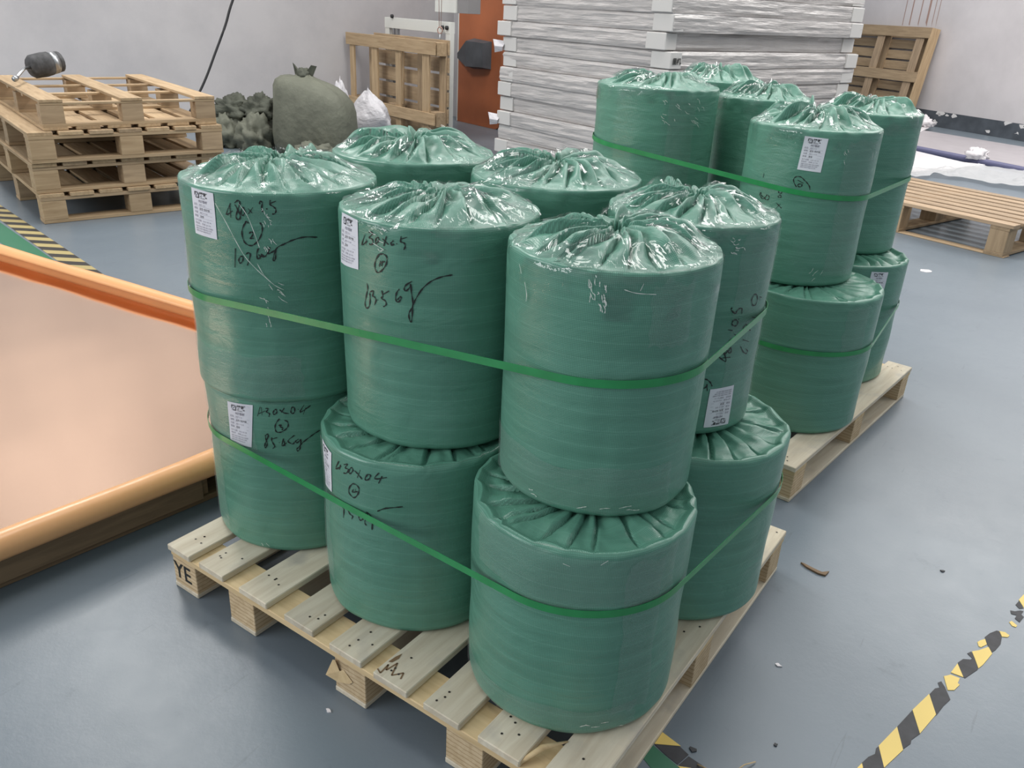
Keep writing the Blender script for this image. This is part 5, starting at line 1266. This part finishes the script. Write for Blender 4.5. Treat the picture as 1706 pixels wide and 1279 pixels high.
# sack body: rings of a rounded rectangle
vs, fs = [], []
NS = 64
prof = [(0, .80), (.02, .92), (.10, .98), (.22, 1.0), (.36, .985), (.48, .965), (.58, .92), (.66, .83), (.72, .70), (.765, .53), (.80, .37), (.83, .24), (.86, .15)]
for (z, f) in prof:
    for i in range(NS):
        th = 2 * PI * i / NS
        c_, s_ = math.cos(th), math.sin(th)
        sx = math.copysign(abs(c_) ** .62, c_) * .44 * f
        sy = math.copysign(abs(s_) ** .7, s_) * .24 * f
        fold = .06 * math.sin(th * 9 + 2 * math.sin(th * 2)) * sstep(.6, .8, z)
        nn = .028 * noise.noise(Vector((c_ * 1.7, s_ * 1.7, z * 3.2)))
        k = 1 + fold + nn
        lean = -.10 * sstep(.5, .85, z)
        vs.append((sx * k + lean, sy * k, z * .90 + .035 * (1 - c_) * sstep(.5, .7, z) * (1 - sstep(.75, .84, z)) + .01 * noise.noise(Vector((c_ * 3, s_ * 3, z * 8)))))
for j in range(len(prof) - 1):
    for i in range(NS):
        i2 = (i + 1) % NS
        fs.append((j * NS + i, j * NS + i2, (j + 1) * NS + i2, (j + 1) * NS + i))
fs.append(tuple(range(NS - 1, -1, -1)))
fs.append(tuple(range((len(prof) - 1) * NS, len(prof) * NS)))
mesh_obj('sack_body', vs, fs, M_SACK, sk, smooth=True)
blob('tied_neck', (-.10, 0, .735), .075, .06, .06, 4, M_SACK2, amp=.35, freq=3, parent=sk, nu=24, nv=14)
for q, (dx, hz) in enumerate(((-.10, .095), (.10, .085))):
    e = mesh_obj('sack_ear', [(-.10 + dx * .2, -.03, .765), (-.10 + dx * .2, .03, .765), (-.10 + dx * 1.25, .045, .765 + hz), (-.10 + dx * 1.0, -.03, .765 + hz * 1.15), (-.10 + dx * .9, .0, .735)],
                 [(0, 1, 2, 3), (0, 3, 4), (1, 4, 2), (4, 3, 2), (0, 4, 1)], M_SACK2, sk)
GSK = 'empty olive sacks heaped beside the full one'
for k, (t, d_, rx, ry, rz, z, lab, mt) in enumerate((
        (-1.02, .0, .25, .2, .20, 0, 'folded olive sack at the left foot of the heap beside the full sack', M_SACK),
        (-.66, -.05, .19, .2, .21, 0, 'folded olive sack at the right foot of the heap, against the full sack', M_SACK),
        (-1.0, .12, .24, .18, .13, .275, 'dark crumpled olive sack on the left top of the heap beside the full sack', M_SACK2),
        (-.68, .12, .18, .18, .15, .285, 'dark crumpled olive sack on the right top of the heap beside the full sack', M_SACK2),
        (.22, -.46, .26, .12, .11, 0, 'olive sack lying flat at the foot of the full tied sack', M_SACK))):
    c_, s_ = math.cos(sk.rotation_euler.z), math.sin(sk.rotation_euler.z)
    p = (sk.location.x + t * c_ - d_ * s_, sk.location.y + t * s_ + d_ * c_, z)
    b_ = blob('folded_sack', (0, 0, 0), rx, ry, rz, 60 + k * 7, mt, amp=.55, freq=2.6, rot=sk.rotation_euler.z)
    b_.location = p
    tag(b_, lab, 'sack', GSK)
wb = blob('white_plastic_bag', (0, 0, 0), .24, .16, .50, 91, M_WBAG, amp=.28, freq=1.9, rot=.3, top_pinch=.85, flat=.75)
wb.location = (-4.86, 5.72, 0)
wb.scale = (1.15, .9, .70)
tag(wb, 'crumpled white plastic bag with a pointed top in front of the upright pallet', 'bag')
wb = blob('white_plastic_bag', (0, 0, 0), .13, .12, .36, 97, M_WBAG, amp=.3, freq=2, rot=.3, top_pinch=.6, flat=.9)
wb.location = (-5.365, 5.80, 0.0)
wb.scale = (.85, .85, .98)
tag(wb, 'narrow white plastic bag standing behind the full olive sack', 'bag')

# ---------------------------------------------------------------- pallet on edge, frame, orange cabinet
UP0 = Vector((-4.617, 6.517, 0))
up = empty('wooden_pallet', UP0 - AX * 2.02, A16)
tag(up, 'light wooden pallet standing on its long edge between the sacks and orange cabinet', 'pallet')
LU = 2.02
piece(up, 'runner_board', 0, LU, 0, .025, .95, 1.09, M_PINE)
piece(up, 'runner_board', 0, LU, 0, .025, .20, .33, M_PINE)
for x0, x1 in ((.05, .16), (.60, .74), (1.16, 1.28), (1.74, 1.88)):
    piece(up, 'cross_bar', x0, x1, .025, .05, .001, .95 + .12, M_PINE)
for x0 in (.02, .95, 1.82):
    piece(up, 'block', x0, x0 + .18, .05, .18, .94, 1.08, M_PINE)
    piece(up, 'block', x0, x0 + .18, .05, .18, .18, .34, M_PINE2)
for x0 in (.27, .95, 1.40, 1.86):
    piece(up, 'back_bar', x0, x0 + .13, .18, .20, .002, 1.08, M_PINE2)
for k in range(6):
    z0 = .03 + k * .184
    piece(up, 'deck_board', 0.36, LU - .01, .20, .222, z0, z0 + .155, M_PINE2)

fr = empty('white_metal_frame', S0 * 0 + UP0 - AX * 1.55 + BX * .30, A16)
tag(fr, 'white metal frame with black bolts behind the upright pallet', 'frame')
piece(fr, 'post', 0.0, .10, 0, .06, .002, 1.17, M_WHITE)
piece(fr, 'post', 1.33, 1.42, 0, .06, .002, 1.17, M_WHITE)
piece(fr, 'inner_post', .15, .19, .01, .05, .002, 1.17, M_GALV)
piece(fr, 'inner_post', .23, .27, .01, .05, .002, 1.17, M_GALV)
piece(fr, 'top_rail', 0.0, 1.42, -.005, .065, 1.17, 1.29, M_WHITE)
for (x, z) in ((.20, 1.305), (1.29, 1.23), (1.38, 1.23), (1.38, .42)):
    tube('bolt_head', [(x, -.006, z), (x, -.03, z)], .024, M_BLACK, fr, n=6)

orr = empty('orange_cabinet', (-4.85, 8.105, 0), A16)
tag(orr, 'tall orange steel cabinet side behind the white packs', 'cabinet')
vs = []
prof = [(-.94, 0), (-.08, 0), (-.025, .02), (0, .08), (0, 2.4), (-.94, 2.4)]
for y in (0, .14):
    vs += [(x, y, z + .002) for x, z in prof]
n = len(prof)
mesh_obj('cabinet_panel', vs, [tuple(range(n)), tuple(range(2 * n - 1, n - 1, -1))] + [(i, n + i, n + (i + 1) % n, (i + 1) % n) for i in range(n)], M_ORANGE, orr)
piece(orr, 'edge_trim', -.965, -.94, 0.0, .14, .003, 2.4, M_WHITE)
wv = [(-.90, 0, .86), (-.90, -.05, .80), (-.90, -.05, .92), (-.56, -.16, .72), (-.56, -.16, 1.03), (-.24, -.13, .73), (-.24, -.13, 1.04), (-.90, 0, .70), (-.90, 0, .98), (-.24, 0, .70), (-.24, 0, 1.06), (-.56, 0, 1.06), (-.56, 0, .68)]
hb = mesh_obj('handle_housing', [(x + .01, y, z) for x, y, z in [(-.93, -.002, .80), (-.93, -.002, .90), (-.60, -.002, 1.08), (-.22, -.002, 1.06), (-.22, -.002, .73), (-.60, -.002, .71),
                                 (-.91, -.05, .82), (-.91, -.05, .88), (-.58, -.15, 1.05), (-.25, -.12, 1.04), (-.25, -.12, .75), (-.58, -.15, .74)]],
              [(6, 7, 8, 11), (11, 8, 9, 10), (0, 1, 7, 6), (1, 2, 8, 7), (2, 3, 9, 8), (3, 4, 10, 9), (4, 5, 11, 10), (5, 0, 6, 11)], M_DGREY, orr)
hb['label'] = 'dark grey angular housing'

wc = empty('wall_box', UP0 - AX * .62 + BX * .42, A16)
wc.location.z = 1.385
tag(wc, 'white box with a grey side hanging high beside the orange cabinet', 'box')
piece(wc, 'box_body', 0, .42, 0, .2, 0, .5, M_WHITE)
piece(wc, 'grey_side', .425, .62, .02, .2, 0.0, .5, plain('grey_enclosure', (.23, .22, .22), .5))
hk = empty('hanging_hook', UP0 + BX * .245 - AX * .25 + Vector((0, 0, .13)))
tag(hk, 'thin double cord with a ring and hook hanging before the white frame', 'hook')
tube('cord', [(-.012, 0, 1.10), (-.05, 0, 2.4)], .0035, M_RUST, hk, n=5)
tube('cord', [(.012, 0, 1.10), (.05, 0, 2.4)], .0035, M_RUST, hk, n=5)
tube('ring', [(.035 * math.cos(t * PI / 8), 0, 1.07 + .035 * math.sin(t * PI / 8)) for t in range(17)], .007, M_RUST, hk, n=6, caps=False)
tube('shank', [(0, 0, 1.035), (0, 0, .93)], .009, M_GALV, hk, n=6)

# ---------------------------------------------------------------- white wrapped panel packs
WS = Vector((-1.272, 5.416, 0))
LW, DW, HW = 2.13, 2.72, .136
ordn = ['bottom', 'second from the floor', 'third from the floor', 'fourth from the floor', 'fifth from the floor', 'sixth from the floor', 'seventh from the floor',
        'eighth from the floor', 'ninth from the floor', 'tenth from the floor', 'eleventh from the floor', 'twelfth from the floor', 'thirteenth from the floor', 'topmost']
rn = random.Random(44)
for k in range(14):
    jx, jy = rn.uniform(-.03, .02), rn.uniform(-.02, .02)
    if k == 9:
        jx -= .025
    root = empty('wrapped_panel_pack', WS + AX * jx + BX * jy + Vector((0, 0, k * HW)), A16)
    tag(root, 'white film-wrapped panel pack, %s in the tall white stack%s' % (ordn[k], ', black corner marks' if k == 8 else ''), 'panel pack', 'white panel packs in the tall stack')
    # body: local x from -LW to 0, y 0..DW; sides carry slack film folds
    nx, ny, nz = 26, 30, 5
    per = [(-LW + LW * i / nx, 0) for i in range(nx)] + [(0, DW * i / ny) for i in range(ny)] + [(-LW * i / nx, DW) for i in range(nx)] + [(-LW, DW - DW * i / ny) for i in range(ny)]
    n = len(per)
    vs, fs = [], []
    for j in range(nz + 1):
        z = HW * (.012 + .976 * j / nz)
        for (x, y) in per:
            e = .012 * noise.noise(Vector((x * 1.3 + k * 3, y * 1.3, z * 34))) + .006 * noise.noise(Vector((x * 5 + k, y * 5, z * 60)))
            inset = .004 + (.009 if j in (0, nz) else 0)
            cx, cy = -LW / 2, DW / 2
            fx = 1 - (inset - e) / (LW / 2)
            fy = 1 - (inset - e) / (DW / 2)
            vs.append((cx + (x - cx) * fx, cy + (y - cy) * fy, z))
    for j in range(nz):
        for i in range(n):
            i2 = (i + 1) % n
            fs.append((j * n + i, j * n + i2, (j + 1) * n + i2, (j + 1) * n + i))
    fs.append(tuple(range(n - 1, -1, -1)))
    fs.append(tuple(range(nz * n, (nz + 1) * n)))
    mesh_obj('wrapped_panel', vs, fs, M_WRAP, root, smooth=False)
    g = [(-LW, 0), (-.20, 0), (-.20, DW - .2), (-LW, DW - .2)]
    gd = None
    for q, (x0, y0) in enumerate(g):
        s1, s2 = (.21, .13) if q == 1 else (.2, .2)
        dj = rn.uniform(-.012, .012)
        x1 = x0 + .2
        gd = piece(root, 'corner_guard', x0 + dj - (.01 if q == 1 else 0), x1 + dj, y0 + (dj if q != 1 else -.004), y0 + (.13 if q == 1 else .2), .006, HW - .006, M_GUARD, .004)
        if q == 1:
            g1 = gd
    if k == 8:
        me = text_mesh('mark', '里机', .05, M_INK, bold=.002)
        mk = link(bpy.data.objects.new('black_marks', me), g1)
        mk.matrix_local = (Matrix.Translation(g1.location) @ g1.rotation_euler.to_matrix().to_4x4()).inverted() @ (Matrix.Translation((.0 + dj * 0 + .0145, .015, .045)) @ Matrix.Rotation(PI / 2, 4, 'Z') @ Matrix.Rotation(PI / 2, 4, 'X'))
# loose film tails at the left ends of two packs
for (k, zt) in ((3, .05), (8, .05)):
    r_ = [o for o in C.objects if o.name.startswith('wrapped_panel_pack')][k]
    mesh_obj('film_tail', [(-LW + .02, .02, .09), (-LW - .13, -.03, .10), (-LW - .08, -.05, .04), (-LW - .11, -.02, -.02), (-LW + .0, -.01, .0), (-LW + .03, -.03, .04)],
             [(0, 1, 5), (1, 2, 5), (2, 3, 5), (3, 4, 5)], M_WBAG, r_)

# ---------------------------------------------------------------- pallet leaning on the right wall
AR = math.atan2(RA.y, RA.x)
lp = empty('wooden_pallet', RW - RA * 2.85 - RN * .42, AR, rx=-.13)
lp.rotation_euler = (-.13, 0, AR)
tag(lp, 'brown wooden pallet leaning upright against the right wall', 'pallet')
LL_, HL_ = 2.05, 1.50
for k in range(9):
    z0 = .02 + k * .165
    piece(lp, 'deck_board', 0, LL_, .17, .192, z0, z0 + .135, M_PINE2)
for x0 in (.02, .95, 1.76):
    piece(lp, 'stringer', x0, x0 + .2, .145, .17, 0.0, HL_, M_PINE2)
    for z0 in (.02, .66, 1.35):
        piece(lp, 'block', x0 + .02, x0 + .19, .03, .145, z0, z0 + .13, M_PINE2)
    piece(lp, 'upright_board', x0 + .02, x0 + .18, .018, .03, 0.0, HL_, M_PINE4)
for z0 in (.0, .66, 1.34):
    piece(lp, 'runner_board', 0.0, LL_, -.004, .018, z0, z0 + .16, M_PINE2)
piece(lp, 'side_board', LL_ - .02, LL_ + .005, .0, .19, .0, HL_, M_PINE)

# ---------------------------------------------------------------- low slatted pallet at the right
R1 = Vector((1.33, 5.841, 0))
rp = empty('wooden_pallet', R1, math.atan2(.305, -.97))
tag(rp, 'pale slatted wooden pallet on the floor behind the farther load', 'pallet')
LR_, DR_ = 1.75, 1.22
# local x runs to the left of the picture, local y toward the camera, so depth is negative y
for k in range(8):
    y1 = -k * .153
    piece(rp, 'slat', -.02, LR_, y1 - .106, y1, .214, .24, M_PINE4)
for x0 in (0.0, LR_ / 2 - .07, LR_ - .14):
    piece(rp, 'stringer', x0, x0 + .14, -DR_, -.002, .19, .216, M_PINE2)
    for y0 in (0.0, -.56, -1.08):
        piece(rp, 'block', x0 + .003, x0 + .137, y0 - .14, y0 - .003, .03, .19, M_PINE2)
    piece(rp, 'base_board', x0, x0 + .14, -DR_, -.001, .008, .03, M_PINE2)
piece(rp, 'base_board', -.01, LR_, -.10, -.002, .0005, .008, M_PINE2)

# ---------------------------------------------------------------- sheets and film on the floor at the right rear
gs = flat_poly('grey_sheet_stack', [(-1.5, 13.9), (2.2, 12.1), (2.5, 10.0), (1.02, 10.55), (-.55, 11.45), (-1.6, 11.9)], 0.001, .045, M_GREYSH)
tag(gs, 'grey film-covered sheets lying flat before the right wall', 'sheets')
pe = tube('blue_film_edge', [(-1.7, 11.72, .022), (-.62, 11.38, .03), (.30, 10.86, .03), (1.0, 10.45, .03), (2.4, 9.9, .03)], .045, M_PURPLE, n=10)
pe.parent = gs
pe['label'] = 'dark blue rolled film edge'
ws = flat_poly('white_sheet', DATA2['sh']['white'], .001, .03, M_WSHEET)
tag(ws, 'white sheet lying on the floor behind the slatted pallet', 'sheets')
wp = flat_poly('white_sheet', [(x, y) for x, y in DATA2['sh']['patch']], .046, .052, M_WSHEET)
tag(wp, 'pale sheet lying on the grey sheets close to the right wall', 'sheets')
# crumpled clear film
fp = DATA2['sh']['film']
vs, fs = [], []
top_ = [(-.35, 8.75), (.18, 9.72), (.51, 10.4), (1.01, 10.33), (1.5, 10.1)]
bot_ = [(-.05, 8.35), (.28, 9.12), (.52, 9.22), (1.12, 9.05), (1.62, 8.85)]
nu, nv = 40, 10
def pl_at(P, t):
    i = min(len(P) - 2, int(t * (len(P) - 1)))
    f = t * (len(P) - 1) - i
    return lerp(P[i][0], P[i + 1][0], f), lerp(P[i][1], P[i + 1][1], f)
for j in range(nv + 1):
    for i in range(nu + 1):
        a, b = pl_at(top_, i / nu), pl_at(bot_, i / nu)
        x, y = lerp(a[0], b[0], j / nv), lerp(a[1], b[1], j / nv)
        z = .036 + .05 * abs(noise.noise(Vector((x * 5, y * 5, 1)))) + .05 * abs(noise.noise(Vector((x * 13, y * 9, 7)))) * sstep(0, .4, j / nv) * sstep(1, .8, j / nv)
        vs.append((x + .05 * noise.noise(Vector((x * 4, y * 4, 3))), y + .08 * noise.noise(Vector((x * 4, y * 4, 9))), z))
for j in range(nv):
    for i in range(nu):
        q = j * (nu + 1) + i
        fs.append((q, q + 1, q + nu + 2, q + nu + 1))
ff = mesh_obj('clear_film_sheet', vs, fs, M_FFILM, smooth=True)
tag(ff, 'crumpled clear plastic film spread behind the slatted pallet', 'plastic film')
for (x, y, s, zz, lab) in ((.44, 10.78, .10, .052, 'white wad of crumpled tape at the corner of the white sheet'), (-.80, 14.0, .11, .054, 'white wad of crumpled tape before the dark skirting of the right wall')):
    b_ = blob('tape_wad', (0, 0, 0), s * 1.2, s, s * .85, 120 + x, M_WSHEET, amp=.6, freq=2.4, nu=26, nv=14)
    b_.location = (x, y, zz)
    tag(b_, lab, 'crumpled tape')

# ---------------------------------------------------------------- floor tapes and litter
def strip(name, p0, p1, wd, mat, z=.0012, th=.0008):
    p0, p1 = Vector(p0), Vector(p1)
    d = p1 - p0
    o = bpy.data.objects.new(name, box_mesh(d.length, wd, th, 0, mat))
    o.location = ((p0.x + p1.x) / 2, (p0.y + p1.y) / 2, z)
    o.rotation_euler = (0, 0, math.atan2(d.y, d.x))
    return link(o)
def parent_keep(o, root):
    o.parent = root
    o.matrix_parent_inverse = root.matrix_basis.inverted()
tl = empty('floor_tape', (-3.6, 1.55, 0))
tag(tl, 'black and yellow hazard tape with a green band on the floor by the stacked pallets', 'floor tape')
d0 = Vector((1.79, -.37, 0)).normalized()
nn = Vector((-d0.y, d0.x, 0))
pA = Vector((-4.455, 1.671, 0))
pB = Vector((-2.845, 1.352, 0))
d0 = (pB - pA).normalized()
nn = Vector((-d0.y, d0.x, 0))
parent_keep(strip('hazard_stripe_tape', pA - d0 * 1.6, pB + d0 * .6, .118, M_STRIPE), tl)
parent_keep(strip('green_band', pA - d0 * 1.6 - nn * .155, pB + d0 * .6 - nn * .135, .135, M_GREENT), tl)

def patch(poly, z):
    return [(x, y, z) for x, y in poly]
trr = empty('floor_tape', (1.76, .8, 0))
tag(trr, 'torn yellow and black hazard tape on the floor at the lower right', 'floor tape')
for nm, key, mt, z in (('yellow_piece', 'Y', M_YEL, .0016), ('black_piece', 'K', M_BLK, .0012)):
    for pg in DATA2[key]:
        q = flat_poly(nm, pg, .0004, z, mt)
        parent_keep(q, trr)
tb = empty('floor_tape', (1.33, .30, 0))
tag(tb, 'green and hazard floor tape coming out from under the nearest pallet', 'floor tape')
q = flat_poly('green_band', DATA2['bg'], .0003, .0009, M_GREENT)
parent_keep(q, tb)
for pg in DATA2['by']:
    parent_keep(flat_poly('yellow_piece', pg, .0005, .0016, M_YEL), tb)
for pg in DATA2['bk']:
    parent_keep(flat_poly('black_piece', pg, .0004, .0012, M_BLK), tb)
stc = flat_poly('wood_chip', DATA2['stick'], .0005, .006, M_PINE3)
tag(stc, 'thin dark brown chip on the floor right of the nearest pallet', 'wood scrap')
rn = random.Random(8)
for k, (x, y, s_, mt, lab) in enumerate(((1.377, .368, .008, M_BLK, 'small dark scrap on the floor at the end of the green tape'),
        (1.519, .497, .005, M_BLK, 'tiny dark speck on the floor between the nearest pallet and the torn tape'),
        (1.438, .75, .006, M_WSHEET, 'tiny white scrap on the floor beside the right edge of the nearest pallet'),
        (1.701, 1.457, .006, M_BLK, 'tiny dark speck on the open floor right of the brown chip'),
        (.978, 5.045, .04, M_WSHEET, 'small white scrap of film on the floor in front of the slatted pallet'),
        (.658, -.051, .006, M_WSHEET, 'tiny pale scrap on the floor in front of the nearest pallet'))):
    pg = [(x + s_ * rn.uniform(.4, 1.2) * 1.5 * math.cos(a), y + s_ * rn.uniform(.4, 1.2) * math.sin(a)) for a in [i * PI / 4 for i in range(8)]]
    q = flat_poly('floor_scrap', pg, .0004, .003, mt)
    tag(q, lab, 'litter')
for k, (a, b, lab) in enumerate((((1.40, .335, .003), (1.46, .325, .004), 'pale straw lying across the black tape near the nearest pallet'), ((1.47, .36, .003), (1.50, .42, .004), 'pale straw standing off from the tape, right of the nearest pallet'))):
    q = tube('straw', [a, ((a[0] + b[0]) / 2, (a[1] + b[1]) / 2, .012), b], .0014, M_PLYY, n=5)
    tag(q, lab, 'straw')
